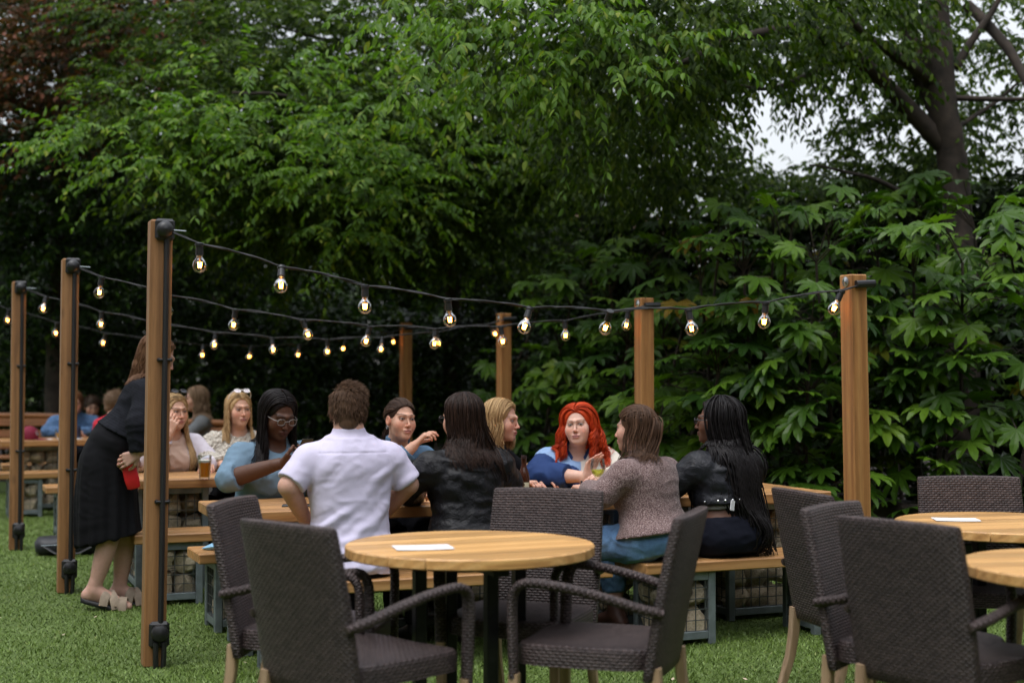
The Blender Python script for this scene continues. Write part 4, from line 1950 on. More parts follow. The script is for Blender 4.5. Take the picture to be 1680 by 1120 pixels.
            S = s.scalp(X, Y, Z, .008 + lay * rg.random(n)[:, None] * (.35 + .65 * u[None]))
        elif kind == 'pull':
            # from the hairline back to a knot
            kn = np.array(front)
            az = rg.uniform(-1, 1, n) * np.radians(125)
            el = np.radians(rg.uniform(28, 42, n) - 40 * (np.abs(az) / np.radians(125)) ** 1.5)
            d0 = nrm(np.stack([np.cos(el) * np.sin(az), np.cos(el) * np.cos(az) + .5 * np.sin(az) ** 2 * (np.abs(az) < 1.8), np.sin(el)], 1))
            d1 = nrm((kn - np.array((0, -.018, .036))) / np.array((.074, .094, .080)))
            w = np.broadcast_to(u[None, :, None], (n, T1, 1))
            D = nrm(d0[:, None] * (1 - w) + d1 * w + np.array((0, 0, .9)) * np.sin(w * PI) * .45 * np.clip(d0[:, 1], 0, 1)[:, None, None])
            S = s.scalp(D[..., 0], D[..., 1], D[..., 2], .006 + lay * rg.random(n)[:, None])
            return s.C + (S * s.hk) @ s.Rh.T
        S = s.C + (S * s.hk) @ s.Rh.T
        T2 = T - T1
        ds = length * (1 - ragged * rg.random(n) ** 1.5) / T2
        p = S[:, -1].copy()
        t = nrm(S[:, -1] - S[:, -2])
        out = [S]
        dr = np.zeros((n, 3))
        yaw = s.Rh[:, 1]
        dr += np.array((drift[0], 0, 0)) + np.array((0, drift[1], 0))
        for i in range(T2):
            tgt = nrm(dr + np.array((0, 0, -1)) + rg.normal(size=(n, 3)) * .03)
            t = nrm(t * .62 + tgt * .38)
            p = p + t * ds[:, None]
            out.append(p[:, None].copy())
        P = np.concatenate(out, 1)
        v = np.linspace(0, 1, P.shape[1])
        phs = rg.random(n)[:, None] * 2.0
        amp = wave * np.clip((v - .3) / .4, 0, 1)[None]
        rad = nrm((P - s.C) * np.array((1, 1, 0)))
        tan = np.cross(rad, (0, 0, 1))
        P = P + (tan * (amp * np.sin(v * wfreq + phs))[..., None] + rad * (amp * .6 * np.cos(v * wfreq * .9 + phs * 2))[..., None])
        return P

    def tail(s, n, length, at, drift, wave=.006, r=.03, T=18, wfreq=14):
        """strands hanging from a knot at head point"""
        rg = s.rg
        o = s.q(at)
        P = []
        p = o + nrm(rg.normal(size=(n, 3))) * r * .45 * rg.random((n, 1))
        t = nrm(np.array((0, -1.0, .15)) @ s.Rh.T + rg.normal(size=(n, 3)) * .18)
        ds = length * (1 - .25 * rg.random(n)) / T
        for i in range(T):
            P.append(p[:, None].copy())
            tgt = nrm(np.array((drift[0], drift[1], -1)) + rg.normal(size=(n, 3)) * .06)
            t = nrm(t * .7 + tgt * .3)
            p = p + t * ds[:, None]
        P = np.concatenate(P, 1)
        v = np.linspace(0, 1, T)
        P += (wave * np.sin(v * wfreq + rg.random((n, 1)) * 1.5) * v)[..., None] * np.array((1, .3, 0))
        return P

    def cap_prims(s, grow=.010, face=(0, .122, -.02), fr=(.092, .10, .112), low=-.085, back=True):
        q, Rh, h = s.q, s.Rh, s.hk
        pr = [ell(q((0, -.018, .036)), np.array((.074, .094, .080)) * h + grow, Rh, .02)]
        if back:
            pr.append(cone(q((0, -.052, .0)), q((0, -.066, low)), (.060 + grow) * h, (.044 + grow * .6) * h, .03))
        pr.append(ell(q(face), np.array(fr) * h, Rh, .012, 's'))
        return pr

    def hair(s, caps, paths, mat, r=.0042, coll=None, name='hair', bead=0.0, sides=3, taper=.35, parent=None, push_from=8, marg=.006):
        Vs, Qs, off = [], [], 0
        if caps:
            V, Q = sdf_mesh(caps, .006)
            N = vnormals(V, Q)
            V = V + N * (.0016 * noise(V * np.array((180, 180, 40)), 2))[:, None]
            Vs.append(V)
            Qs.append(Q)
            off = len(V)
        for P in paths:
            if coll is not None:
                P = np.concatenate([P[:, :push_from], s._push(P[:, push_from:], coll, marg)], 1)
            V, Q = strands_mesh(P, r * s.rg.uniform(.3, 1.0, len(P)) , s.rg, sides, taper, bead)
            Vs.append(V)
            Qs.append(Q + off)
            off += len(V)
        me = mesh_np(name, np.concatenate(Vs), quads=np.concatenate(Qs))
        return obj(name, me, mat, parent or s.E)

    def glasses(s, mat, up=0.0, tilt=0.0, r=.0022, lens=None, w=.0205, hgt=.017, yf=.104):
        m = MB()
        a = np.linspace(0, 2 * PI, 21)
        Rt = rotx(tilt)
        g = []
        for sg in (1, -1):
            e = 2 / 2.8
            pts = np.stack([sg * .0335 + w * np.sign(np.cos(a)) * np.abs(np.cos(a)) ** e, yf - .10 * (sg * .0335 + w * np.cos(a)) ** 2 * 8 * .1, .0 + hgt * np.sign(np.sin(a)) * np.abs(np.sin(a)) ** e], 1)
            g.append(pts)
            m.tube([s.q(Rt @ p + np.array((0, 0, up))) for p in pts], r, 6)
            tp = [(sg * .054, yf - .004, .006), (sg * .068, yf - .02, .006), (sg * .078, .05, .006), (sg * .080, .0, .004), (sg * .079, -.02, -.012)]
            m.tube([s.q(Rt @ np.array(p) + np.array((0, 0, up))) for p in tp], r * .9, 6)
        m.tube([s.q(Rt @ np.array(p) + np.array((0, 0, up))) for p in ((-.0145, yf, .003), (0, yf + .003, .006), (.0145, yf, .003))], r, 6)
        o = m.build('glasses', mat, s.E, True)
        if lens is not None:
            for pts in g:
                k = MB()
                P = [s.q(Rt @ (p - np.array((0, .001, 0))) + np.array((0, 0, up))) for p in pts[:-1]]
                k.add(P, [tuple(range(len(P)))])
                k.build('lens', lens, o)
        return o

    def coll(s, grow=.02):
        pr = s.torso(grow)
        for sg in (1, -1):
            pr += s.arm(sg, grow)
        return pr

    def top(s, name, mat, grow=.016, t0=-.1, t1=.97, sleeve=2.0, hem=0.0, neck=(.062, .03), collar=0.0, flare=.004, k=.03, extra=(), cuff=0.0, **kw):
        pr = s.torso(grow, t0, t1, k, hem)
        for sg in (1, -1):
            pr += s.arm(sg, grow * .8, sleeve if np.ndim(sleeve) == 0 else sleeve[0 if sg > 0 else 1], flare=flare)
            A = s.arms[sg]
            if cuff and A is not None:
                E, W = np.array(A[0], float), np.array(A[1], float)
                t = sleeve - 1
                d = nrm(W - E)
                e = E + (W - E) * t
                r = (.038 + (.025 - .038) * t) * s.ar + grow + .006
                pr.append(cone(e - d * cuff, e + d * .006, r, r, .006, flat=3))
        pr += list(extra)
        if collar:
            nr = (.050 if s.fem else .058) * s.c.get('neckr', 1) + .016
            pr.append(cone(s.nb - s.ax * .03 + s.yv * .006, s.q((0, -.022, -.055)) * .35 + (s.nb + s.ax * collar) * .65, nr + .014, nr, .012, flat=1))
        if neck:
            pr.append(ell(s.nb + s.yv * neck[1] + s.ax * .035, (neck[0], neck[0], neck[0]), None, .008, 's'))
        return s.garment(name, pr, mat, **kw)

    def trousers(s, mat, grow=.012, until=1.95, name='trousers', wr=.004, waist=.12, h=.0085):
        pr = s.torso(grow, -.24, waist)[:1]
        for sg in (1, -1):
            pr += s.leg(sg, grow, until, flare=.006)
        return s.garment(name, pr, mat, wr=wr, h=h)

    def shoes(s, mat, grow=.009, name='shoe', ankle=0.0):
        for sg in (1, -1):
            pr = s.foot(sg, grow)
            if ankle:
                A = s.an[sg]
                pr.append(cone(A, A + nrm(s.kn[sg] - A) * ankle, .042, .046, .02, flat=1))
            T, A = s.toe[sg], s.an[sg]
            V, Q = sdf_mesh(pr, .008)
            obj(name, mesh_np(name, V, quads=Q), mat, s.E)
H = {
    'brown_m': hair_mat('hair_brown_short', (.048, .026, .015), (.16, .092, .055), .45),
    'darkbrown': hair_mat('hair_dark_brown', (.008, .0045, .0035), (.042, .023, .016), .35),
    'black': hair_mat('hair_black', (.0035, .003, .003), (.016, .012, .0115), .34),
    'braids': hair_mat('hair_braids', (.004, .0034, .0036), (.013, .011, .0115), .45),
    'blonde': hair_mat('hair_blonde', (.22, .125, .055), (.55, .38, .19), .4),
    'ash': hair_mat('hair_ash', (.12, .075, .045), (.32, .22, .14), .42),
    'red': hair_mat('hair_red', (.26, .016, .005), (.64, .080, .018), .38),
    'pulled': hair_mat('hair_brown_pulled', (.018, .010, .007), (.085, .050, .034), .36),
    'midbrown': hair_mat('hair_mid_brown', (.030, .016, .010), (.135, .075, .045), .33),
    'auburn': hair_mat('hair_auburn', (.07, .032, .016), (.20, .105, .055), .4),
    'child': hair_mat('hair_child', (.020, .013, .009), (.07, .045, .03), .45),
}
LIGHT = (.58, .335, .235)
PINK = (.60, .345, .255)
DEEP = (.098, .043, .024)
BROWN = (.135, .062, .036)


def face_yaw(fx, fy):
    return math.atan2(-fx, fy)


dark_trs = cloth_mat('dark_trousers', (.012, .012, .015), .85)
dark_shoe = plain('dark_shoe', (.015, .013, .012), .5)

# ---- man in the white shirt (seen from behind)
p = G(-.115, .20)
P = Person('person from behind in a white short-sleeved shirt, short brown hair, elbows out', p[0], p[1], YAW - R(3), fem=False, tl=.535, lean=3, w=1.07, sh=.195, hk=1.04, neckr=1.05, shdrop=.098,
           armR=((.292, .03, .85), (.205, .20, .69), (-.55, .5, -.5), (0, 0, -1)), armL=((-.298, -.015, .86), (-.18, .16, .675), (.6, .5, -.45), (0, 0, -1)), arm_r=1.15,
           skin=PINK, head=(-8, -4, 2), headfwd=.03, neck=.078, brow=(.10, .06, .04), roundsh=.0)
P.body()


def back_folds(V, N):
    # long diagonal creases across the back, as the shirt pulls from left hip to right shoulder
    d1 = nrm(np.array((-.62, 0, .78)))
    a = V @ d1 + .035 * noise(V * 5, 3) + .012 * noise(V * 12, 6)
    f = np.sin(a * 54) * .65 + np.sin(a * 92 + 1.3) * .35
    w = np.clip(noise(V * np.array((5, 5, 6)), 8) + .30, 0, 1) * np.clip((1.02 - V[:, 2]) * 4, .15, 1)
    hz = np.sin((V[:, 2] + .02 * noise(V * 6, 4)) * 95) * np.clip((.70 - V[:, 2]) * 8, 0, 1)
    off = .020 * np.clip(f, -.5, 1) * w + .004 * hz
    # yoke seam
    z = V[:, 2] - 1.015
    off = off - .003 * np.exp(-(z / .004) ** 2) * (V[:, 1] < .02) * (np.abs(V[:, 0]) < .17)
    return V + N * off[:, None]


P.top('shirt', cloth_mat('white_cotton', (.615, .575, .735), .75, 600, .04, bump=.2), .016, -.20, .985, .90, hem=.022, neck=None, collar=.034, flare=.012, wr=.0022, freq=(10, 10, 16), folds=back_folds, h=.0065, smooth=1)
P.trousers(dark_trs)
P.shoes(dark_shoe)
caps = P.cap_prims(.004, face=(0, .098, -.040), fr=(.070, .075, .098), low=-.058)
sp = []
rg = P.rg
n = 2600
d = nrm(rg.normal(size=(n * 3, 3)))
d = d[(d[:, 2] > np.where(d[:, 1] < -.2, -.85, -.45)) & ~((d[:, 1] > .35) & (d[:, 2] < .45))][:n]
root = P.scalp(d[:, 0], d[:, 1], d[:, 2], .007)
low = (d[:, 2] < .1)
root[:, 2] -= np.where(low, .035 * rg.random(len(d)), 0)
dirn = nrm(d * .55 + np.array((.12, -.12, -1.0)) * (1 - .6 * np.clip(d[:, 2:3], 0, 1)) + rg.normal(size=d.shape) * .14 + np.where(d[:, 2:3] > .55, np.array((.5, .1, .35)), 0))
Ln = .016 + .012 * rg.random(len(d)) + .010 * (d[:, 2] > .5)
u = np.linspace(0, 1, 5)
pts = root[:, None] + (dirn * Ln[:, None])[:, None] * u[None, :, None] + np.array((0, 0, -.006)) * (u ** 2)[None, :, None]
pts = P.C + (pts * P.hk) @ P.Rh.T
P.hair(caps, [pts], H['brown_m'], .0022, taper=.12)

# ---- woman in black leather jacket, long dark brown hair, from behind
p = G(.488, .22)
P = Person('person from behind in plain black leather with long dark brown hair beside the beer bottle', p[0], p[1], YAW + R(2), tl=.455, lean=5, w=1.05,
           armR=((.28, .13, .83), (.12, .38, .77), (-.5, .8, 0), (0, 0, -1)), armL=((-.30, .10, .82), (-.14, .36, .77), (.5, .8, 0), (0, 0, -1)), arm_r=1.15, skin=LIGHT, head=(22, -4, 0), headfwd=.04, sh=.178)
P.body()
lea = leather_mat('black_leather')


def leather_folds(V, N):
    a = V @ nrm(np.array((.35, .2, .9))) + .03 * noise(V * 6, 3)
    f = np.sin(a * 85) * np.clip(noise(V * 5, 12) + .35, 0, 1)
    return V + N * (.006 * f)[:, None]


P.top('leather_jacket', lea, .028, -.14, .985, 1.92, hem=.01, neck=None, collar=.04, flare=.01, wr=.006, freq=(8, 8, 15), folds=leather_folds, h=.0075)
P.trousers(dark_trs)
P.shoes(dark_shoe)
co = P.coll(.034)
P.hair(P.cap_prims(.013, low=-.11), [P.hair_paths(330, .27, 'fan', lay=.016, wave=.008, wfreq=16, drift=(.02, -.10), T=24), P.hair_paths(260, .30, 'part', lay=.014, wave=.007, wfreq=15, drift=(.05, -.12), T=24, ymax=.45), P.hair_paths(70, .34, 'fan', lay=.02, wave=.010, wfreq=14, drift=(.35, -.05), T=24)], H['darkbrown'], .0046, co)
P.glasses(plain('dark_frame', (.015, .012, .012), .3), r=.0024)

# ---- woman in blue shirt with glasses and phone
p = G(-.235, 1.44)
P = Person('person in a light blue shirt and clear glasses looking down at a phone', p[0], p[1], face_yaw(.52, -.85), tl=.465, lean=10, w=1.24, fat=1.1, arm_r=1.38, sh=.182, bust=1.25,
           armR=((.285, .16, .825), (.075, .37, .915), (-.80, .38, .28), (.05, -.45, .9), (.55, .65, .75, .85), 0, .8), armL=((-.285, .17, .82), (-.075, .36, .90), (.45, .6, .35), (.5, -.3, .6), (.55, .6, .7, .8)), skin=DEEP, darkskin=True, lip=(.10, .032, .028), brow=(.02, .012, .01), head=(6, -21, -2), headfwd=.055, eye=.55, face=1.06, hk=1.04, neckr=1.1)
P.body()
P.top('blue_shirt', cloth_mat('chambray', (.150, .235, .315), .85, 500, .08, bump=.4), .016, -.12, .975, 1.16, hem=.02, neck=(.072, .078), collar=.03, flare=.010, wr=.006, freq=(8, 8, 13), h=.0075, cuff=.055)
P.trousers(dark_trs)
P.shoes(dark_shoe)
co = P.coll(.026)
P.hair(P.cap_prims(.010, low=-.10), [P.hair_paths(430, .36, 'part', lay=.016, wave=.008, wfreq=13, drift=(0, .10), T=24, ymax=.52, ragged=.3), P.hair_paths(200, .26, 'fan', lay=.012, wave=.008, wfreq=14, drift=(0, -.05), T=24)], H['black'], .0044, co)
P.glasses(plain('clear_frame', (.24, .22, .21), .2), r=.0020, lens=glass_mat('lens', (.97, .97, .98)))
hp = np.array((-.035, .405, .985))
ph = MB()
ph.box((0, 0, 0), (.074, .010, .150), rot=rotz(R(14)) @ rotx(R(-38)), bev=.004)
o = ph.build('phone', plain('phone_case', (.022, .020, .012), .25), None)
o.matrix_world = Matrix.Translation(P.E.location) @ Matrix.Rotation(P.E.rotation_euler[2], 4, 'Z') @ Matrix.Translation(Vector(hp))
tag(o, 'dark phone held up by the woman in the blue shirt', 'phone')

# ---- woman in the denim jacket, hair pulled back, hand raised
p = G(.505, 1.50)
P = Person('person in a blue denim jacket, pulled-back dark hair, raised hand with red nails', p[0], p[1], face_yaw(.38, -.92), tl=.43, lean=11, w=1.0, arm_r=1.05,
           armR=((.145, .23, .80), (-.035, .28, .985), (-.66, .10, .62), (-.45, .1, -.75), (.30, .45, .62, .70), .04, .5), armL=((-.25, .16, .80), (-.13, .38, .765), (.4, .9, 0), (0, 0, -1)), skin=LIGHT, head=(10, 2, -3), headfwd=.05, iris=(.05, .04, .03), nail=(.62, .07, .03), brow=(.07, .042, .028), lip=(.46, .19, .17))
P.body()
P.top('denim_jacket', denim_mat('blue_denim', (.055, .115, .19)), .022, -.12, .98, 1.80, hem=.0, neck=(.068, .078), collar=.04, flare=.004, wr=.006, freq=(8, 8, 14), h=.0075, cuff=.04)
P.trousers(dark_trs)
P.shoes(dark_shoe)
P.hair(P.cap_prims(.005, low=-.02), [P.hair_paths(380, .3, 'pull', front=(0, -.105, -.025), lay=.006), P.tail(90, .26, (0, -.11, -.02), (.12, .10), .008, .03)], H['pulled'], .0034, P.coll(.028), push_from=9)
e = MB()
for sg in (1, -1):
    e.tube([P.q((sg * .082, -.002 + .010 * math.cos(a), -.044 + .010 * math.sin(a))) for a in np.linspace(0, 2 * PI, 13)], .0016, 6)
e.build('earring', M['chrome'], P.E, True)

# ---- blonde woman in profile
p = G(1.185, 1.44)
P = Person('person with shoulder-length blonde hair in profile facing right, arm resting on table', p[0] - .17, p[1], face_yaw(.88, -.42), tl=.425, lean=13, w=.98,
           armR=((.20, .17, .83), (.13, .34, .765), (-.1, 1, .0), (0, .0, -1), (.55, .6, .65, .7), .02, .7), armL=((-.22, .2, .80), (-.08, .38, .77), (.3, .9, 0), (0, 0, -1)), skin=PINK, head=(4, -4, 0), headfwd=.055, brow=(.25, .15, .08))
P.body()
P.top('black_top', cloth_mat('black_jersey', (.010, .010, .012), .9), .014, -.15, .97, .86, neck=(.062, .04), wr=.004)
P.trousers(dark_trs)
P.shoes(dark_shoe)
P.hair(P.cap_prims(.010, low=-.10), [P.hair_paths(330, .20, 'part', lay=.018, wave=.010, wfreq=15, drift=(0, .05), T=20, ymax=.60), P.hair_paths(230, .19, 'fan', lay=.016, wave=.009, wfreq=15, T=20, drift=(0, -.02))], H['blonde'], .0040, P.coll(.024))

# ---- red-haired woman
p = G(1.62, 1.40)
P = Person('person with wavy bright red hair in a blue, navy and cream colour-block shirt', p[0], p[1], face_yaw(.04, -1), tl=.405, lean=17, w=1.2, fat=1.08, arm_r=1.38, sh=.172, bust=1.2,
           armR=((.245, .20, .80), (-.03, .36, .795), (-.40, .10, .92), (-.55, .80, .15), (.12, .18, .28, .38), .05, .15), armL=((-.26, .20, .79), (-.13, .40, .775), (.55, .75, .25), (.3, 0, -.9), (.5, .6, .7, .7)), skin=(.65, .41, .315), head=(-17, 5, 5), headfwd=.06, iris=(.05, .05, .04), nail=(.75, .12, .14), brow=(.16, .07, .04), lip=(.50, .20, .19), face=1.05, gaze=-.5)
P.body()


def block_col(V):
    c = np.tile(np.array((.245, .375, .60)), (len(V), 1))
    c[V[:, 0] < -.012] = (.66, .61, .53)
    S, E, W = P.sh[1], np.array(P.arms[1][0]), np.array(P.arms[1][1])
    for A_, B_, t0_, r_, x0_ in ((S, E, .28, .14, S[0] - .035), (E, W, -.4, .10, -9)):
        d = B_ - A_
        t = (V - A_) @ d / (d @ d)
        dist = np.linalg.norm(V - A_ - np.clip(t, 0, 1)[:, None] * d, axis=1)
        c[(dist < r_) & (t > t0_) & (V[:, 0] > x0_)] = (.018, .045, .145)
    c[V[:, 0] < -S[0] - .03] = (.66, .61, .53)
    z = V - P.nb
    col_m = (np.linalg.norm(z - (z @ P.ax)[:, None] * P.ax, axis=1) < .088) & ((z @ P.ax) > -.025)
    c[col_m] = (.022, .06, .18)
    return c


P.top('colour_block_shirt', cloth_mat('colour_block_cotton', (.3, .4, .6), .8, 500, .05, vcol=True, bump=.3), .022, -.12, .985, 1.62, hem=.02, neck=(.074, .082), collar=.035, flare=.012, wr=.006, freq=(8, 8, 14), h=.0068, col=block_col, smooth=1)
P.trousers(dark_trs)
P.shoes(dark_shoe)
P.hair(P.cap_prims(.012, low=-.10), [P.hair_paths(430, .225, 'part', lay=.024, wave=.018, wfreq=19, drift=(0, .06), T=26, ymax=.52, ragged=.3), P.hair_paths(150, .27, 'part', lay=.04, wave=.026, wfreq=20, drift=(.26, .02), T=26, ymax=.0, side=1), P.hair_paths(150, .27, 'part', lay=.04, wave=.026, wfreq=20, drift=(-.24, .02), T=26, ymax=.0, side=-1), P.hair_paths(160, .20, 'fan', lay=.02, wave=.014, wfreq=18, T=26)], H['red'], .0046, P.coll(.026))
cl = MB()
for sg in (1, -1):
    o_ = P.nb + P.ax * .0
    pts_ = [o_ + P.xv * sg * .062 + P.yv * .030 + P.ax * .032, o_ + P.xv * sg * .030 + P.yv * .080 - P.ax * .010, o_ + P.xv * sg * .060 + P.yv * .100 - P.ax * .062, o_ + P.xv * sg * .098 + P.yv * .055 - P.ax * .022]
    q_ = [p_ - P.yv * .006 - P.ax * .004 for p_ in pts_]
    cl.add(pts_ + q_, [(0, 1, 2, 3), (7, 6, 5, 4), (0, 4, 5, 1), (1, 5, 6, 2), (2, 6, 7, 3), (3, 7, 4, 0)])
cl.build('collar', cloth_mat('navy_collar', (.022, .055, .17), .8), P.E)
nk = MB()
nk.tube([P.nb + P.xv * .062 * math.sin(a) + P.yv * (.012 + .058 * math.cos(a)) + P.ax * (.012 - .03 * (1 + math.cos(a)) * .5) for a in np.linspace(0, 2 * PI, 25)], .0016, 6)
nk.build('necklace', M['brass'], P.E, True)

# ---- woman in the tweed jacket and jeans
p = G(1.50, .17)
P = Person('person from behind in a brown tweed jacket and blue jeans with half-tied brown hair', p[0], p[1], face_yaw(-.72, .69), tl=.40, lean=11, w=1.08, arm_r=1.15, sh=.172,
           armR=((.26, .17, .78), (.10, .38, .77), (-.5, .8, 0), (0, 0, -1)), armL=((-.265, .13, .77), (-.12, .36, .775), (.3, .9, .1), (0, 0, -1)), skin=PINK, head=(14, -2, 3), headfwd=.045, leg_r=1.04,
           kneeR=(.13, .42, HB + .06), kneeL=(-.16, .43, HB + .055), ankleL=(-.19, .36, .10), ankleR=(.10, .34, .10))
P.body()
P.top('tweed_jacket', tweed_mat(), .026, .02, .985, 1.9, hem=.030, neck=None, collar=.025, flare=.006, wr=.0045, freq=(7, 7, 13), h=.0075)
P.trousers(denim_mat('mid_blue_jeans', (.115, .235, .42)), .012, 1.72, 'jeans', wr=.005, waist=.24, h=.0075)
P.shoes(plain('brown_boot', (.075, .032, .020), .5), ankle=.12, name='boot')
cp = P.cap_prims(.006, low=-.035)
P.hair(cp, [P.hair_paths(420, .3, 'pull', front=(0, -.100, .045), lay=.008), P.tail(260, .33, (0, -.095, .055), (-.34, .20), .010, .05, T=20), P.hair_paths(150, .24, 'fan', lay=.010, wave=.008, wfreq=13, T=22, drift=(-.35, .05))], H['midbrown'], .0040, P.coll(.032), push_from=9)

# ---- woman with long braids
p = G(1.93, .16)
P = Person('person with very long black braids, cropped black leather jacket and bare lower back', p[0], p[1], face_yaw(-.50, .86), tl=.425, lean=7, w=1.04, sh=.168,
           armR=((.26, .16, .82), (.10, .38, .78), (-.5, .8, 0), (0, 0, -1)), armL=((-.27, .13, .80), (-.12, .37, .775), (.4, .9, 0), (0, 0, -1)), arm_r=1.15, skin=BROWN, darkskin=True, head=(38, 1, 2), headfwd=.04, lip=(.14, .05, .045), brow=(.02, .012, .01))
P.body()
P.top('leather_jacket', leather_mat('studded_leather', (.015, .016, .020)), .030, .36, .985, 1.95, hem=.006, neck=None, collar=.045, flare=.008, wr=.006, freq=(8, 8, 15), folds=leather_folds, h=.0075)
P.top('grey_vest', cloth_mat('grey_jersey', (.16, .16, .14), .9), .018, .30, .6, .2, neck=None, wr=.002, h=.009)
P.trousers(cloth_mat('navy_black_trousers', (.008, .009, .015), .85), .013, 1.95, wr=.005, waist=.20)
P.shoes(dark_shoe)
st = MB()
for a in np.linspace(-1.25, 1.0, 11):
    t_ = .405
    L_ = np.linalg.norm(P.nb - P.pel)
    c_ = P.pel + P.ax * L_ * t_
    q_ = c_ + P.xv * math.sin(a) * .183 - P.yv * math.cos(a) * .150
    n_ = nrm(P.xv * math.sin(a) - P.yv * math.cos(a))
    rt = np.stack([nrm(np.cross(n_, (0, 0, 1.0))), np.cross(n_, nrm(np.cross(n_, (0, 0, 1.0)))), n_], 1)
    st.lathe([(0, -.01), (.0065, -.004), (.006, .002), (.003, .004), (0, .005)], 8, q_, rt)
st.build('studs', M['chrome'], P.E, True)
lb = MB()
lb.box(P.pel + P.ax * .145 - P.yv * .150 - P.xv * .075, (.034, .003, .052), rot=rotz(.3) @ roty(.2))
lb.build('white_tag', M['paper'], P.E)
co = P.coll(.040) + P.trousers.__defaults__[:0].__class__() if False else P.coll(.040)
br = [P.hair_paths(150, .70, 'fan', lay=.020, wave=.006, wfreq=9, drift=(.10, -.10), T=58, ragged=.22), P.hair_paths(100, .68, 'part', lay=.018, wave=.006, wfreq=9, drift=(.12, -.10), T=58, ymax=.38, ragged=.3), P.hair_paths(26, .50, 'part', lay=.02, wave=.006, wfreq=9, drift=(-.02, .0), T=58, ymax=.45, side=-1), P.hair_paths(110, .74, 'fan', lay=.05, wave=.008, wfreq=9, drift=(.20, -.14), T=58)]
P.hair(P.cap_prims(.006, low=-.03), br, H['braids'], .0062, co, bead=.3, sides=5, taper=.6, marg=.010)
P.glasses(plain('black_frame', (.012, .012, .014), .3), r=.0032, lens=glass_mat('lens_dark', (.75, .76, .8)))

# ---- woman in black skirt leaning over, standing
P = Person('person standing and leaning in a black top, long black skirt and beige sandals', -2.40, 8.50, face_yaw(.96, .22), fem=True, pelvis=(0, .065, .985), tl=.41, lean=28, w=1.14, fat=.95, arm_r=1.12, sh=.165,
           armR=((.275, .17, 1.10), (.268, .175, .925), (-.05, -.88, -.42), (-1, .1, 0), (.42, .5, .55, .6), .03, .5), armL=((-.26, .16, 1.10), (-.22, .10, .90), (.1, .1, -.9), (.9, 0, 0)),
           kneeR=(.10, .03, .52), ankleR=(.10, -.075, .135), toeR=(.105, .115, .022), kneeL=(-.06, .10, .50), ankleL=(-.06, .06, .11), toeL=(-.065, .24, .022), skin=(.52, .31, .235), head=(0, -26, 0), headfwd=-.01, neck=.095, leg_r=.98)
P.body()
rib = cloth_mat('black_ribbed_knit', (.014, .015, .019), .9, 300, .2)


def ribs(V, N):
    return V + N * (.0016 * np.sin((V @ P.ax) * 420))[:, None]


P.top('black_jumper', rib, .024, .10, .985, 1.93, hem=.012, neck=(.066, .03), flare=.004, wr=.005, freq=(7, 7, 12), h=.007, folds=ribs, smooth=0)
sk = [loft((0, .03, .40), (0, .05, 1.10), (1, 0, 0), [(0, 0, -.035, .205, .185), (.25, 0, -.05, .205, .180), (.5, 0, -.055, .205, .172), (.72, 0, -.050, .202, .160), (.88, 0, -.022, .180, .140), (1.0, 0, .015, .160, .125)], .02)] + P.torso(.016, -.24, .20)[:1]


def drape(V, N):
    a = np.arctan2(V[:, 0], V[:, 1] - .0)
    lowf = np.clip((.98 - V[:, 2]) / .5, 0, 1)
    f = np.sin(a * 11 + 2.2 * noise(V * np.array((2, 2, .8)), 4)) * .6 + .5 * np.sin(a * 19 + 1)
    V = V + N * (.011 * f * lowf)[:, None]
    hemk = np.clip((.5 - V[:, 2]) / .12, 0, 1)
    V[:, 2] += hemk * (.30 * V[:, 1] + .01)
    return V


P.garment('skirt', sk, cloth_mat('black_jersey_skirt', (.009, .009, .0105), .8, 500, .1, bump=.1), wr=.002, folds=drape, h=.008)
for sg in (1, -1):
    A_, T_ = P.an[sg], P.toe[sg]
    hl = A_ + (A_ - T_) * .22 * np.array((1, 1, 0)) - np.array((0, 0, .045))
    d_ = T_ - hl
    sd_ = nrm(np.cross(d_, (0, 0, 1)))
    m_ = MB()
    rr_ = []
    for t_ in np.linspace(-.16, 1.2, 13):
        wd = .040 + .010 * math.sin(np.clip(t_, 0, 1) * PI * .8) if -.1 < t_ < 1.15 else .020
        c_ = hl + d_ * t_ - np.array((0, 0, .036 + .006 * (t_ > .9)))
        q_ = rrect(wd * 2, .032, n=14)
        rr_.append(c_ + q_[:, :1] * sd_ + q_[:, 1:] * np.array((0, 0, 1)))
    m_.rings(rr_)
    so_ = m_.build('sandal', plain('black_sole', (.012, .012, .013), .6), P.E, True, 60)
    s2 = MB()
    for t0_, t1_ in ((.40, .72), (.72, .42), (.86, .90)):
        pp = []
        for a in np.linspace(0, PI, 11):
            tt_ = t0_ + (t1_ - t0_) * a / PI
            hgt = .052 + .028 * (1 - tt_)
            pp.append(hl + d_ * tt_ + sd_ * .058 * math.cos(a) + np.array((0, 0, -.030 + (hgt + .016) * math.sin(a) ** .55)))
        s2.tube(pp, .020, 10, flat=(.20, 1.3), up=tuple(nrm(d_)))
    s2.build('strap', plain('beige_strap', (.30, .235, .17), .8), so_, True, 70)
P.hair(P.cap_prims(.011, low=-.09), [P.hair_paths(230, .26, 'fan', lay=.012, wave=.006, drift=(.0, -.25), T=22), P.hair_paths(200, .24, 'part', lay=.012, wave=.006, drift=(0, -.1), T=22, ymax=.45)], H['auburn'], .0042, P.coll(.026))
rb = MB()
rr_ = []
for z_, s_ in ((.0, .5), (.008, .9), (.06, 1.0), (.15, .92), (.19, .8), (.197, .5)):
    q_ = rrect(.085 * s_, .032 * s_, n=18)
    rr_.append(np.stack([q_[:, 0], q_[:, 1], np.full(18, z_)], 1))
rb.rings(rr_)
o = rb.build('red_purse', M['red'], None, True, 60)
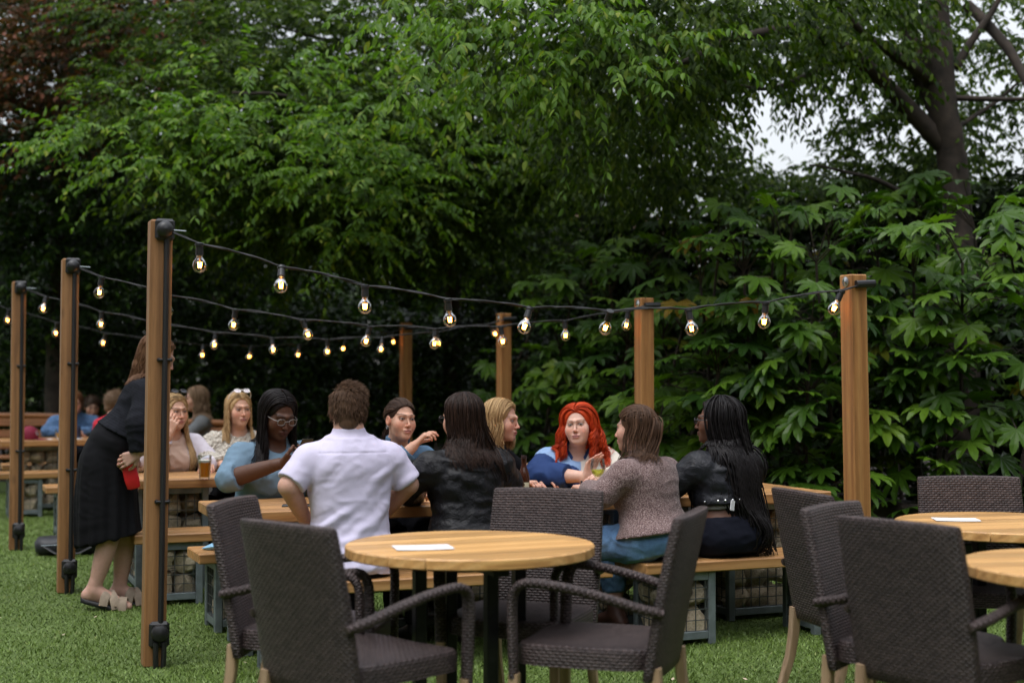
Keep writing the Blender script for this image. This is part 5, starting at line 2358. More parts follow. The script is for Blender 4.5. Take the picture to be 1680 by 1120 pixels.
mw = Matrix.Translation(P.E.location) @ Matrix.Rotation(P.E.rotation_euler[2], 4, 'Z') @ Matrix.Translation(Vector((.212, .150, .715))) @ Matrix.Rotation(R(14), 4, 'X') @ Matrix.Rotation(R(90), 4, 'Z')
o.matrix_world = mw
tag(o, 'red purse in the hand of the woman in the black skirt', 'purse')

# ---- woman with sunglasses on her blonde hair, cream knit
p = G(.06, 3.76)
P = Person('person in cream knit with white sunglasses pushed up on blonde hair', p[0], p[1], face_yaw(.30, -.95), tl=.425, lean=6, w=1.05, arm_r=1.2,
           armR=((.25, .12, .80), (.14, .36, .765), (-.2, 1, 0), (0, 0, -1), (.2, .25, .3, .35)), armL=((-.25, .15, .80), (-.1, .36, .765), (.3, .9, 0), (0, 0, -1)), skin=LIGHT, head=(14, 1, 0), headfwd=.04, brow=(.16, .09, .05), face=.96)
P.body(h=.008)
P.top('knit_jumper', knit_mat('cream_cable_knit', (.52, .48, .41)), .030, -.14, .985, 1.92, hem=.01, neck=(.066, .035), flare=.004, wr=.004, h=.0085, folds=lambda V, N: V + N * (.0045 * np.sin(V[:, 0] * 130) * np.sin(V[:, 2] * 105 + 2 * np.sin(V[:, 0] * 40)))[:, None])
P.trousers(dark_trs, h=.011)
P.hair(P.cap_prims(.010, low=-.09), [P.hair_paths(380, .26, 'part', lay=.010, wave=.006, drift=(0, .10), T=22, ymax=.48), P.hair_paths(160, .22, 'fan', lay=.010, wave=.006, T=22)], H['blonde'], .0042, P.coll(.034))
P.glasses(plain('white_frame', (.75, .73, .72), .3), up=.062, tilt=R(48), r=.0038, lens=plain('mirror_lens', (.70, .62, .66), .15, .6), yf=.098)

# ---- woman in pale cardigan hidden by the post
p = G(-.43, 3.72)
P = Person('person in a pale lilac cardigan with long blonde hair, hidden behind the nearest post', p[0], p[1], face_yaw(.55, -.83), tl=.425, lean=9, w=1.05, arm_r=1.12,
           armR=((.25, .15, .79), (.10, .30, .98), (-.25, .1, .95), (-.5, -.7, 0), (.3, .4, .5, .6)), armL=((-.26, .18, .77), (-.14, .36, .765), (.2, 1, 0), (0, 0, -1), (.3, .35, .4, .4)), skin=LIGHT, head=(10, 0, 0), headfwd=.05)
P.body(h=.008)


def card_col(V):
    c = np.tile(np.array((.62, .58, .65)), (len(V), 1))
    c[(np.abs(V[:, 0]) < .075) & (V[:, 1] > .02)] = (.50, .36, .29)
    return c


P.top('cardigan', cloth_mat('lilac_cardigan', (.6, .56, .62), .9, 400, .06, vcol=True), .022, -.14, .98, 1.90, hem=.01, neck=(.066, .045), flare=.012, wr=.005, h=.0085, col=card_col)
P.trousers(dark_trs, h=.011)
P.hair(P.cap_prims(.010, low=-.09), [P.hair_paths(330, .46, 'part', lay=.012, wave=.010, drift=(0, .12), T=26, ymax=.48), P.hair_paths(150, .3, 'fan', lay=.012, wave=.008, T=22)], H['blonde'], .0044, P.coll(.026))
P.glasses(plain('dark_shades', (.012, .012, .013), .25), up=.068, tilt=R(50), r=.004, lens=plain('dark_lens', (.015, .015, .018), .1), yf=.098)

# ---- far people
P = Person('person in grey with long ash hair in profile facing left, beyond the pint', -3.02, 14.05, face_yaw(-.93, -.25), tl=.44, lean=8, armR=((.22, .18, .80), (.1, .36, .77), (0, 1, 0), (0, 0, -1)), armL=((-.22, .18, .8), (-.1, .36, .77), (0, 1, 0), (0, 0, -1)), skin=LIGHT, head=(0, -3, 0))
P.body(h=.010, hfine=.0045)
P.top('grey_top', cloth_mat('grey_marl', (.17, .18, .19), .9), .018, -.14, .97, 1.9, wr=.005, h=.011)
P.trousers(dark_trs, h=.013)
P.hair(P.cap_prims(.011, low=-.09), [P.hair_paths(170, .34, 'part', lay=.014, wave=.014, drift=(0, -.12), T=22, ymax=.5), P.hair_paths(130, .32, 'fan', lay=.016, wave=.014, T=22)], H['ash'], .0062, P.coll(.024))

P = Person('person in blue denim leaning on the far table, half hidden by the second post', -4.80, 15.6, face_yaw(.30, -.95), tl=.42, lean=20, w=1.12, fem=False, armR=((.27, .22, .77), (.02, .42, .765), (-1, .3, 0), (0, 0, -1)), armL=((-.30, .20, .77), (-.04, .45, .765), (1, .3, 0), (0, 0, -1)), arm_r=1.1, skin=PINK, head=(0, -12, 0), headfwd=.07)
P.body(h=.010, hfine=.0045)
P.top('denim_jacket', denim_mat('far_denim', (.060, .130, .26)), .022, -.12, .98, 1.9, collar=.04, neck=None, wr=.007, h=.011)
P.trousers(dark_trs, h=.013)
P.hair(P.cap_prims(.011, low=-.07), [P.hair_paths(150, .10, 'fan', lay=.01, T=16), P.hair_paths(120, .08, 'part', lay=.01, T=16)], H['auburn'], .006)


def kid(label, x, y, yaw, shirt, hairk, head=(0, -6, 0), sc=.86, back=False, **kw):
    P = Person(label, x, y, yaw, z=.06, scale=sc, fem=False, tl=.43, lean=14, w=.88, sh=.165, hk=1.14, arm_r=.88, armR=((.24, .16, .80), (.06, .36, .80), (-.8, .5, 0), (0, 0, -1)), armL=((-.24, .18, .80), (-.06, .36, .80), (.8, .5, 0), (0, 0, -1)), skin=kw.pop('skin', (.50, .30, .21)), head=head, headfwd=.05, **kw)
    P.body(h=.010, hfine=.0045)
    P.top('tee', shirt, .018, -.14, .975, .9, neck=(.066, .03), flare=.016, wr=.005, h=.010)
    P.trousers(dark_trs, h=.013)
    n_ = 500
    rg_ = P.rg
    d_ = nrm(rg_.normal(size=(n_ * 3, 3)))
    d_ = d_[(d_[:, 2] > -.4) & ~((d_[:, 1] > .5) & (d_[:, 2] < .5))][:n_]
    rt_ = P.scalp(d_[:, 0], d_[:, 1], d_[:, 2], .006)
    dr_ = nrm(d_ * .5 + np.array((.1, .25, -.4)) + rg_.normal(size=d_.shape) * .2)
    u_ = np.linspace(0, 1, 5)
    pt_ = rt_[:, None] + (dr_ * .035)[:, None] * u_[None, :, None]
    P.hair(P.cap_prims(.014, face=(0, .100, -.045), fr=(.072, .075, .098), low=-.05), [P.C + (pt_ * P.hk) @ P.Rh.T], H[hairk], .0045)


kid('dark-haired child in a dark red tee looking down at the far table', -4.82, 16.35, face_yaw(.25, -.97), cloth_mat('dark_red_tee', (.10, .015, .020), .9), 'child', (12, -14, 0))
kid('child in a bright red tee seen from behind, left of the black jumper', -4.12, 14.55, face_yaw(.25, .95), cloth_mat('red_tee', (.55, .03, .05), .9), 'ash', (-40, -6, 0), .92)
P = Person('person in navy with dark hair, mostly hidden behind the child in red', -4.42, 17.0, face_yaw(.1, -1), tl=.50, lean=4, fem=False, armR=((.25, .12, .80), (.1, .33, .78), (0, 1, 0), (0, 0, -1)), armL=((-.25, .12, .8), (-.1, .33, .78), (0, 1, 0), (0, 0, -1)), skin=LIGHT, head=(-20, -8, 0))
P.body(h=.011, hfine=.005)
P.top('navy_top', cloth_mat('navy_cotton', (.02, .035, .075), .9), .02, -.14, .975, 1.9, wr=.005, h=.011)
P.trousers(dark_trs, h=.013)
P.hair(P.cap_prims(.013, low=-.06), [P.hair_paths(150, .06, 'fan', lay=.012, T=14)], H['child'], .006)
# ------------------------------------------------------------------ vegetation
def at(px, py, d):
    """world point seen at photo pixel (px, py) at distance d"""
    return np.array(((px - 840) / 2333 * d, d, 1.38 + (615 - py) / 2333 * d))


def leaf_arrays(c, d, n, L, W, fold=.18, droop=.12):
    d = nrm(d)
    s = nrm(np.cross(d, n))
    n = np.cross(s, d)
    L, W = L[:, None], W[:, None]
    w2, f = s * W * .5, n * L * fold * .5
    V = np.stack([c, c + d * L * .26 - w2 * .82 + f * .8, c + d * L * .62 - w2 * .86 + f * .7 - n * L * droop * .25, c + d * L - n * L * droop, c + d * L * .62 + w2 * .86 + f * .7 - n * L * droop * .25, c + d * L * .26 + w2 * .82 + f * .8, c + d * L * .48], 1)
    b = np.arange(len(c))[:, None] * 7
    T = np.concatenate([b + np.array(t) for t in ((0, 5, 6), (5, 4, 6), (4, 3, 6), (3, 2, 6), (2, 1, 6), (1, 0, 6))])
    return V.reshape(-1, 3), T


def fatsia_arrays(c, d, n, S):
    """palmate leaf: eight deep lobes fanned round the stalk end"""
    d = nrm(d)
    s = nrm(np.cross(d, n))
    n = np.cross(s, d)
    N = len(c)
    ang = np.radians([-122, -86, -52, -17, 17, 52, 86, 122])
    ln = np.array([.55, .78, .93, 1.0, 1.0, .93, .78, .55])
    pts, tri = [np.zeros(3)], []
    for i, (a, l) in enumerate(zip(ang, ln)):
        v = np.array((math.sin(a), math.cos(a)))
        p = np.array((math.cos(a), -math.sin(a)))
        k = len(pts)
        base = v * .47
        for q, h in ((base - p * .128, .0), (v * l * .72 - p * .150 * l, .015), (v * l * .90 - p * .085 * l, -.05), (v * l, -.12 * l), (v * l * .90 + p * .085 * l, -.05), (v * l * .72 + p * .150 * l, .015), (base + p * .128, .0), (v * l * .60, -.04)):
            pts.append(np.array((q[0], q[1], h)))
        tri += [(0, k, k + 7), (0, k + 7, k + 6)] + [(k + j, k + j + 1, k + 7) for j in range(6)]
        if i:
            tri.append((0, k - 2, k))
    pts = np.array(pts)
    jit = 1 + .12 * rng.normal(size=(N, len(pts)))
    P = pts[None] * S[:, None, None]
    curl = -.13 * (pts[:, :2] ** 2).sum(1)[None] * S[:, None] * rng.uniform(.3, 1.6, (N, 1))
    V = c[:, None] + P[..., :1] * s[:, None] + P[..., 1:2] * d[:, None] + (P[..., 2:3] * jit[..., None] + curl[..., None]) * n[:, None]
    k = len(pts)
    T = (np.arange(N)[:, None, None] * k + np.array(tri)[None]).reshape(-1, 3)
    return V.reshape(-1, 3), T


def sprays(o, d, ln, nl, L, W, hang=.5, droop=.18, jit=.25):
    """twigs with alternate leaves; o,d (M,3)"""
    M_ = len(o)
    d = nrm(d)
    t = (np.arange(nl) + rng.random((M_, nl))) / nl
    ln = ln[:, None]
    P = o[:, None] + d[:, None] * (ln * t)[..., None]
    P[..., 2] -= droop * ln * t ** 2
    tan = np.broadcast_to(d[:, None], P.shape).copy()
    tan[..., 2] -= 2 * droop * t
    tan = nrm(tan)
    side = nrm(np.cross(d, (0, 0, 1.0)))[:, None]
    sg = np.where(np.arange(nl) % 2, 1, -1)[None, :, None]
    dd = side * sg * .8 + tan * .6 + np.array((0, 0, -hang)) + rng.normal(size=P.shape) * jit
    nn = np.array((0, 0, 1.0)) + rng.normal(size=P.shape) * .45
    l = L * rng.uniform(.6, 1.15, (M_, nl)) * np.clip(1.25 - .7 * (t - .5) ** 2 * 2, .5, 1)
    return leaf_arrays(P.reshape(-1, 3), dd.reshape(-1, 3), nn.reshape(-1, 3), l.ravel(), (W / L * l).ravel())


def in_lobe(c, r, n, shell=.55):
    v = nrm(rng.normal(size=(n, 3)))
    k = shell + (1 - shell) * rng.random((n, 1)) ** .7
    return np.asarray(c) + v * k * np.asarray(r), v


def crown(name, lobes, mat, parent, ln=.65, nl=12, L=.11, W=.048, hang=.5, droop=.2, out=(.0, -.45, -.05)):
    """lobes: (px, py, depth, rx, ry, rz, twigs); twigs reach outward, layered"""
    Vs, Ts, off = [], [], 0
    for *cc, rx, ry, rz, n in lobes:
        o, v = in_lobe(cc[0] if len(cc) == 1 else at(*cc), (rx, ry, rz), n)
        # terraces: twigs gather in loose horizontal layers
        o[:, 2] += .07 * np.sin(o[:, 2] * 14 + o[:, 0] * 2)
        d = v * np.array((1, 1, .35)) + np.array(out) + rng.normal(size=v.shape) * .35
        V, T = sprays(o, d, ln * rng.uniform(.5, 1.2, n), nl, L, W, hang, droop)
        Vs.append(V)
        Ts.append(T + off)
        off += len(V)
    me = mesh_np(name, np.concatenate(Vs), tris=np.concatenate(Ts), smooth=False)
    return obj(name, me, mat, parent)


def limb(mb, pts, r0, r1, n=9, wob=.02):
    pts = np.asarray(pts, float)
    d = np.concatenate([[0], np.cumsum(np.linalg.norm(np.diff(pts, axis=0), axis=1))])
    m = max(8, int(d[-1] / .12))
    s = np.linspace(0, d[-1], m)
    P = np.stack([np.interp(s, d, pts[:, k]) for k in range(3)], 1)
    for _ in range(3):
        P[1:-1] = .25 * P[:-2] + .5 * P[1:-1] + .25 * P[2:]
    P[1:-1] += wob * np.stack([noise(P[1:-1] * 2.2, k) for k in range(3)], 1)
    r = np.linspace(r0, r1, m) * (1 + .10 * noise(P * 6, 5))
    mb.tube(P, r, n)


def tree(label, base, limbs, r, group='trees round the garden'):
    t = thing('tree', label, 'tree', (0, 0, 0), 0, group)
    m = MB()
    for pts, r0, r1 in limbs[:1]:
        limb(m, pts, r0, r1, 14)
    m.build('trunk', M['bark'], t, True, 60)
    if limbs[1:]:
        m = MB()
        for pts, r0, r1 in limbs[1:]:
            limb(m, pts, r0, r1, 8)
        m.build('branches', M['bark'], t, True, 60)
    return t


D1 = 12.6
b0 = at(1580, 900, D1)
b0[2] = 0
T1 = tree('cherry tree with thick forked trunk standing behind the big-leaved shrubs at upper right', b0, [
    ([b0, at(1572, 340, D1), at(1562, 250, D1), at(1545, 150, D1), at(1538, 0, D1), at(1532, -200, D1)], .165, .11),
    ([at(1556, 245, D1), at(1520, 205, D1), at(1462, 140, D1 - .1), at(1400, 85, D1 - .3), at(1320, 40, D1 - .8), at(1200, 60, D1 - 1.4), at(1100, 110, D1 - 2)], .085, .02),
    ([at(1550, 190, D1), at(1512, 120, D1 + .2), at(1492, 40, D1 + .2), at(1462, -60, D1 + .1)], .10, .07),
    ([at(1530, 130, D1), at(1470, 85, D1 - .4), at(1420, 60, D1 - .8), at(1360, -20, D1 - 1)], .06, .02),
    ([at(1572, 110, D1), at(1600, 60, D1), at(1640, 15, D1), at(1660, -40, D1)], .045, .02),
    ([at(1566, 160, D1), at(1640, 160, D1 - .3), at(1720, 158, D1 - .6)], .03, .012),
    ([at(1590, 5, D1 + .2), at(1650, 60, D1), at(1690, 130, D1 - .2), at(1720, 200, D1 - .4)], .05, .035),
    ([at(1400, 85, D1 - .3), at(1330, 120, D1 - .6), at(1260, 150, D1 - 1), at(1130, 118, D1 - 1.6)], .03, .008),
    ([at(1500, 330, D1), at(1440, 290, D1 - .5), at(1330, 270, D1 - .9)], .03, .008),
    ([at(1560, 210, D1), at(1610, 190, D1 + .3), at(1690, 120, D1 + .4)], .03, .01),
], .2)
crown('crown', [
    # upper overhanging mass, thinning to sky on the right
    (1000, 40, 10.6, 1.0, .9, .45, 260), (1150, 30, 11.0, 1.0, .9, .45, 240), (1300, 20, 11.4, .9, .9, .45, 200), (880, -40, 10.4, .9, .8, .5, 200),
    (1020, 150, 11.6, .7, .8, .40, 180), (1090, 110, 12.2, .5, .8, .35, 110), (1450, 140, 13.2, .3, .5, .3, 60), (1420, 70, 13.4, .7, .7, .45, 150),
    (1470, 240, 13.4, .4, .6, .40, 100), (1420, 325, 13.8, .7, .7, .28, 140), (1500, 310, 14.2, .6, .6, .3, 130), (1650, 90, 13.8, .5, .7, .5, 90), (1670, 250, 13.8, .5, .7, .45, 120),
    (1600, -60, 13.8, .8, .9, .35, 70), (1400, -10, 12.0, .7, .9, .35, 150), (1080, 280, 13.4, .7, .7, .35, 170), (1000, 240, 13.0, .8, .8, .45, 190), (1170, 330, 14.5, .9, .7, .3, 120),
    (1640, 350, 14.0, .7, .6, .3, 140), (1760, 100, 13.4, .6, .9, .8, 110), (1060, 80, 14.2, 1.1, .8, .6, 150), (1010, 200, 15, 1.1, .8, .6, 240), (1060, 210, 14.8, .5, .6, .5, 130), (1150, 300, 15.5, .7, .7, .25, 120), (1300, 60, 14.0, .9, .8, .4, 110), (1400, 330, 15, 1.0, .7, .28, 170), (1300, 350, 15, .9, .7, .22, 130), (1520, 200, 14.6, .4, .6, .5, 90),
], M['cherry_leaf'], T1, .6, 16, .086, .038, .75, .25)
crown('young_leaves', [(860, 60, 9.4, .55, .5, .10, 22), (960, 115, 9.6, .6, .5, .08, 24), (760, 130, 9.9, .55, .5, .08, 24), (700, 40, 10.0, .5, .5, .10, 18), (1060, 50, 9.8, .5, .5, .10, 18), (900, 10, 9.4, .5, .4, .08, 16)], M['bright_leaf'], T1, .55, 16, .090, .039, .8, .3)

D2 = 16.6
b1 = at(742, 900, D2)
b1[2] = 0
T2 = tree('leafy tree with slim trunk behind the light strings, spreading bright layered branches', b1, [
    ([b1, at(742, 470, D2), at(744, 380, D2), at(735, 250, D2), at(720, 80, D2), at(700, -120, D2)], .12, .07),
    ([at(742, 420, D2), at(690, 330, D2 - .8), at(600, 290, D2 - 2), at(480, 260, D2 - 3.4)], .05, .012),
    ([at(742, 400, D2), at(820, 320, D2 - .6), at(900, 300, D2 - .8), at(1000, 330, D2 - .8)], .06, .02),
    ([at(740, 330, D2), at(640, 220, D2 - 1.4), at(520, 160, D2 - 2.6), at(380, 150, D2 - 3.6)], .05, .012),
    ([at(735, 260, D2), at(830, 160, D2 - 1), at(930, 130, D2 - 1.8)], .045, .012),
    ([at(730, 200, D2), at(600, 80, D2 - .8), at(450, 40, D2 - 1.6)], .045, .012),
    ([at(742, 430, D2), at(790, 360, D2 + .2), at(870, 335, D2 + .2), at(960, 300, D2)], .04, .012),
], .15)
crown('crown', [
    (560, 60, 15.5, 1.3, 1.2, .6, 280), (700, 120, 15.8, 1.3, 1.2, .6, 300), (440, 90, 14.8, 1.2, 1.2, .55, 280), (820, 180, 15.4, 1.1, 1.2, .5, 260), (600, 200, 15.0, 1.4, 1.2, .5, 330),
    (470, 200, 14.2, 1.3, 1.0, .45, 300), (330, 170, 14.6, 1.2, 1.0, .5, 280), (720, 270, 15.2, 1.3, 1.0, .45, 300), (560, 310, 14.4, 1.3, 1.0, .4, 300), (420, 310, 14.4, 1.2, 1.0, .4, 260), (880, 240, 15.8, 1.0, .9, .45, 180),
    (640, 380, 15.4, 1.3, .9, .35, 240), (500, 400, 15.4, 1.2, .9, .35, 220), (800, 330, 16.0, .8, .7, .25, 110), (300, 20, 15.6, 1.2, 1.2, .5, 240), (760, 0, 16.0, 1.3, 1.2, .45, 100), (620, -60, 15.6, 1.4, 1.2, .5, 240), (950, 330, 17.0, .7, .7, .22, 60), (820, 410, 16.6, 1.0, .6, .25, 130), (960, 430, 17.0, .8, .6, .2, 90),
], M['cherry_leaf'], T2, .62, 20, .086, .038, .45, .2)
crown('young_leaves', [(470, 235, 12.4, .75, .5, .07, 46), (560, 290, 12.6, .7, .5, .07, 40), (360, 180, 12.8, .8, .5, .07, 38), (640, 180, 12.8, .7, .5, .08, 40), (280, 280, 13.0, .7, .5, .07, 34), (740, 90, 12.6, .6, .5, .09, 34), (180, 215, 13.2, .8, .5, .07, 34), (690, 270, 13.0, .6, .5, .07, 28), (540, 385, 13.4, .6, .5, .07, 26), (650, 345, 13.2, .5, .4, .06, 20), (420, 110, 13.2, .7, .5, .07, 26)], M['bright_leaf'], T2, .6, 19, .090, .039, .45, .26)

D3 = 17.6
b2 = at(90, 900, D3)
b2[2] = 0
T3 = tree('dark tree with reddish leaves at upper left', b2, [
    ([b2, at(92, 600, D3), at(96, 400, D3), at(100, 200, D3), at(110, -100, D3)], .14, .07),
    ([at(96, 400, D3), at(160, 300, D3 - .6), at(260, 250, D3 - 1.2)], .05, .015),
    ([at(96, 350, D3), at(20, 250, D3 - .6), at(-80, 200, D3 - 1)], .05, .015),
], .15)
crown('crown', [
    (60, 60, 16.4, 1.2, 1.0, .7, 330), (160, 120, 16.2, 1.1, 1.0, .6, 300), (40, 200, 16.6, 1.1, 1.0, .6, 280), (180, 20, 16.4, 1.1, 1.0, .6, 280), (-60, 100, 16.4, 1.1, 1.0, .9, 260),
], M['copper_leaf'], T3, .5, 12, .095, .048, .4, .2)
crown('lower_crown', [
    (60, 320, 17.2, 1.2, .9, .5, 260), (180, 260, 16.8, 1.2, .9, .5, 280), (200, 380, 17.2, 1.3, .9, .5, 280), (60, 440, 17.6, 1.2, .9, .5, 240), (300, 420, 17.2, 1.2, .9, .45, 260), (-60, 330, 17.4, 1.2, .9, .9, 260), (180, 500, 18.0, 1.3, .9, .4, 230), (20, 540, 18.0, 1.2, .9, .4, 200), (340, 330, 16.6, 1.1, .9, .4, 240), (420, 480, 17.6, 1.1, .8, .4, 200),
], M['laurel_leaf'], T3, .5, 11, .11, .052, .4, .2)

# tall dark evergreens standing farther back
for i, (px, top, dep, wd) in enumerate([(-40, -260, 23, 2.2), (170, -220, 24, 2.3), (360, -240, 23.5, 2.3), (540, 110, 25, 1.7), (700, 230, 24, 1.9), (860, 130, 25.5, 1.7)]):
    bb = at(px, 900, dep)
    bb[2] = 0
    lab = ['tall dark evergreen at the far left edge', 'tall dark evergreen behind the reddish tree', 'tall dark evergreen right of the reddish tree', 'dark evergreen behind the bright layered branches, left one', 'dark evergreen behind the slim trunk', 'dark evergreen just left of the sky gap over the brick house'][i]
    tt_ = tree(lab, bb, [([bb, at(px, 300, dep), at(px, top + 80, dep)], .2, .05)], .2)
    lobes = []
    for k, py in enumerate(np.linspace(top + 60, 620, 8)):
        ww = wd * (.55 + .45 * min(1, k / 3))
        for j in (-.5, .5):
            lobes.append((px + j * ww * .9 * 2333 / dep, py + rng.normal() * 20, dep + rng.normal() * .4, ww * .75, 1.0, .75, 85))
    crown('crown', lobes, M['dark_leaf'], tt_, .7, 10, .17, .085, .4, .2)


# ------------------------------------------------------------------ hedges and shrubs
def hedge(label, path, H, depth, n, mat, L, W, parts=None, name='hedge', cat='hedge', z0=.05):
    """leaf-filled hedge along a ground path; path (k,2)"""
    t = thing(name, label, cat, (0, 0, 0))
    path = np.asarray(path, float)
    d = np.concatenate([[0], np.cumsum(np.linalg.norm(np.diff(path, axis=0), axis=1))])
    s = rng.random(n) * d[-1]
    c = np.stack([np.interp(s, d, path[:, k]) for k in range(2)], 1)
    tg = nrm(np.stack([np.interp(s + .05, d, path[:, k]) - np.interp(s - .05, d, path[:, k]) for k in range(2)], 1))
    nm = np.stack([tg[:, 1], -tg[:, 0]], 1)
    nm = nm * np.where((nm * -c).sum(1) > 0, 1, -1)[:, None]
    z = z0 + (H * (1 + .10 * noise(np.stack([s * .9, s * 0, s * 0], 1), 2)) - z0) * rng.random(n) ** .95
    bulge = .28 * noise(np.stack([s * 1.3, z * 1.6, z * 0], 1), 4) + .15 * noise(np.stack([s * 3.5, z * 3.5, z * 0], 1), 6)
    off = bulge + depth * (.5 - rng.random(n) ** 2.2)
    o = np.concatenate([c + nm * off[:, None], z[:, None]], 1)
    d3 = np.concatenate([nm * .7, np.full((n, 1), .1)], 1) + rng.normal(size=(n, 3)) * .55
    V, T = sprays(o, d3, .30 * rng.uniform(.6, 1.3, n), 7, L, W, .25, .2, .35)
    obj('foliage', mesh_np('foliage', V, tris=T, smooth=False), mat, t)
    m = MB()
    for k in range(int(d[-1] / .5)):
        ss = (k + .5) * .5
        q = [np.interp(ss, d, path[:, j]) for j in range(2)]
        limb(m, [(q[0], q[1], 0), (q[0] + rng.normal() * .1, q[1] + rng.normal() * .1, H * .5), (q[0] + rng.normal() * .25, q[1] + rng.normal() * .2, H * .92)], .03, .008, 6)
    m.build('stems', M['bark'], t, True, 60)
    return t


n_ = 15000
x_ = rng.uniform(-12, 16, n_)
top_ = 5.6 + .9 * noise(np.stack([x_ * .35, x_ * 0, x_ * 0], 1), 3) - 2.1 * np.clip((x_ - .5) / 3, 0, 1)
z_ = top_ * rng.random(n_) ** .85
o_ = np.stack([x_, 27.5 + rng.random(n_) * 1.6 + .15 * np.abs(x_), z_], 1)
V_, T_ = sprays(o_, rng.normal(size=(n_, 3)) + np.array((0, -.7, .1)), np.full(n_, .5), 5, .22, .13, .3, .2, .4)
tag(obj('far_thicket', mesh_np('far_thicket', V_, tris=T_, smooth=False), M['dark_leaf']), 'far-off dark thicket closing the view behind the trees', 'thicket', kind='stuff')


def gp(px, d):
    return ((px - 840) / 2333 * d, d)


hedge('glossy laurel hedge behind the seated group, centre', [gp(1080, 15.5), gp(900, 16.4), gp(700, 17.2), gp(520, 17.6), gp(330, 18.0)], 2.15, 1.3, 3300, M['laurel_leaf'], .13, .056)
hedge('dark hedge at the left behind the far tables', [gp(350, 18.6), gp(200, 19.2), gp(40, 19.6), gp(-160, 19.6)], 2.6, 1.2, 2300, M['laurel_leaf'], .11, .05)
hedge('tall dark laurel at right behind the big-leaved shrubs', [gp(1020, 15.6), gp(1200, 14.8), gp(1450, 14.0), gp(1800, 13.4)], 3.0, 1.5, 6500, M['dark_leaf'], .13, .058)




def fatsia(label, stems, zs, n, size=.2):
    """stems: list of (px, depth, top_py)"""
    t = thing('fatsia_shrub', label, 'shrub', (0, 0, 0), 0, 'big-leaved shrubs')
    m = MB()
    C, Dn, Nn, S = [], [], [], []
    for px, dep, py in stems:
        top = at(px, py, dep)
        base = np.array((top[0] + rng.normal() * .25, dep + .25 + rng.normal() * .15, 0))
        mid = (top + base) / 2 + np.array((rng.normal() * .12, .1, 0))
        limb(m, [base, mid, top], .022, .010, 6, .01)
        H_ = top[2]
        for k in range(n):
            f = 1 - .78 * (round(rng.random() ** 1.2 * 3.2) / 3.2 + rng.normal() * .035) * zs
            f = min(1.0, max(.1, f))
            p = base + (top - base) * f if f < .5 else mid + (top - mid) * (2 * f - 1)
            a = rng.uniform(-1.15, 1.15) + math.atan2(-p[1], -p[0])
            o = np.array((math.cos(a), math.sin(a), 0))
            el = rng.uniform(-.15, .75) + .5 * (f > .93)
            pd = nrm(o * math.cos(el) + np.array((0, 0, math.sin(el))))
            pl = rng.uniform(.22, .50)
            e = p + pd * pl
            e[2] -= .03
            m.tube([p, p + pd * pl * .5 + np.array((0, 0, .03)), e], [.0055, .0045, .004], 5)
            C.append(e)
            Dn.append(nrm(o * 1.0 + np.array((0, 0, rng.uniform(-.75, .10))) + rng.normal(size=3) * .25))
            Nn.append(nrm(np.array((0, 0, 1.0)) + o * rng.uniform(.2, .9) + rng.normal(size=3) * .18))
            S.append(size * rng.uniform(.62, 1.12))
    m.build('stem', M['bark'], t, True, 60)
    V, T = fatsia_arrays(np.array(C), np.array(Dn), np.array(Nn), np.array(S))
    obj('foliage', mesh_np('foliage', V, tris=T, smooth=False), M['fatsia_leaf'], t)
    return t


fatsia('big-leaved shrub right of the thick short post', [(1500, 10.1, 440), (1580, 10.0, 430), (1660, 10.2, 420), (1440, 10.4, 420), (1540, 10.6, 400), (1740, 10.0, 420), (1620, 10.8, 390), (1450, 10.2, 640), (1560, 10.1, 700)], .66, 27, .22)
fatsia('big-leaved shrub between the tweed-jacket post and the thick short post', [(1150, 10.6, 470), (1220, 10.5, 440), (1290, 10.4, 420), (1340, 10.2, 430), (1180, 11.0, 420), (1270, 10.9, 390), (1360, 10.7, 390), (1120, 10.8, 540), (1240, 10.2, 540), (1330, 10.0, 560), (1180, 10.3, 610)], .95, 34, .215)
fatsia('big-leaved shrub behind the red-haired woman, left one', [(880, 13.4, 520), (940, 13.1, 490), (1000, 12.6, 465), (1050, 12.3, 450), (970, 13.4, 455), (1080, 12.6, 430), (1030, 12.0, 560), (920, 12.9, 570), (1090, 11.8, 540)], 1.0, 33, .21)
fatsia('big-leaved shrub in the back, top of the right shrubbery', [(1200, 12.4, 390), (1300, 12.0, 375), (1400, 11.8, 380), (1500, 11.8, 370), (1100, 12.8, 410), (1600, 11.6, 375), (1700, 11.6, 370)], .5, 34, .215)

# brick house glimpsed through the trees
hs_ = thing('brick_house', 'pinkish brick house glimpsed through gaps between the trees', 'house', (.9, 31.0, 0), R(12))
m = MB()
m.box((0, 0, 1.9), (4.2, 5, 3.8))
m.build('wall', M['brick'], hs_)
m = MB()
m.add([(-2.4, -2.8, 3.75), (2.4, -2.8, 3.75), (2.4, 2.8, 3.75), (-2.4, 2.8, 3.75), (-2.4, 0, 4.9), (2.4, 0, 4.9)], [(0, 1, 5, 4), (2, 3, 4, 5), (0, 4, 3), (1, 2, 5), (0, 3, 2, 1)])
m.build('roof', plain('clay_roof', (.16, .085, .065), .9), hs_)
for x_ in (-1.2, 1.2):
    m = MB()
    m.box((x_, -2.52, 2.7), (.9, .06, 1.1), bev=.01)
    wf = m.build('window', M['paper'], hs_)
    m = MB()
    m.box((x_, -2.56, 2.7), (.76, .02, .96))
    m.build('pane', plain('dark_pane', (.02, .025, .03), .1), wf)


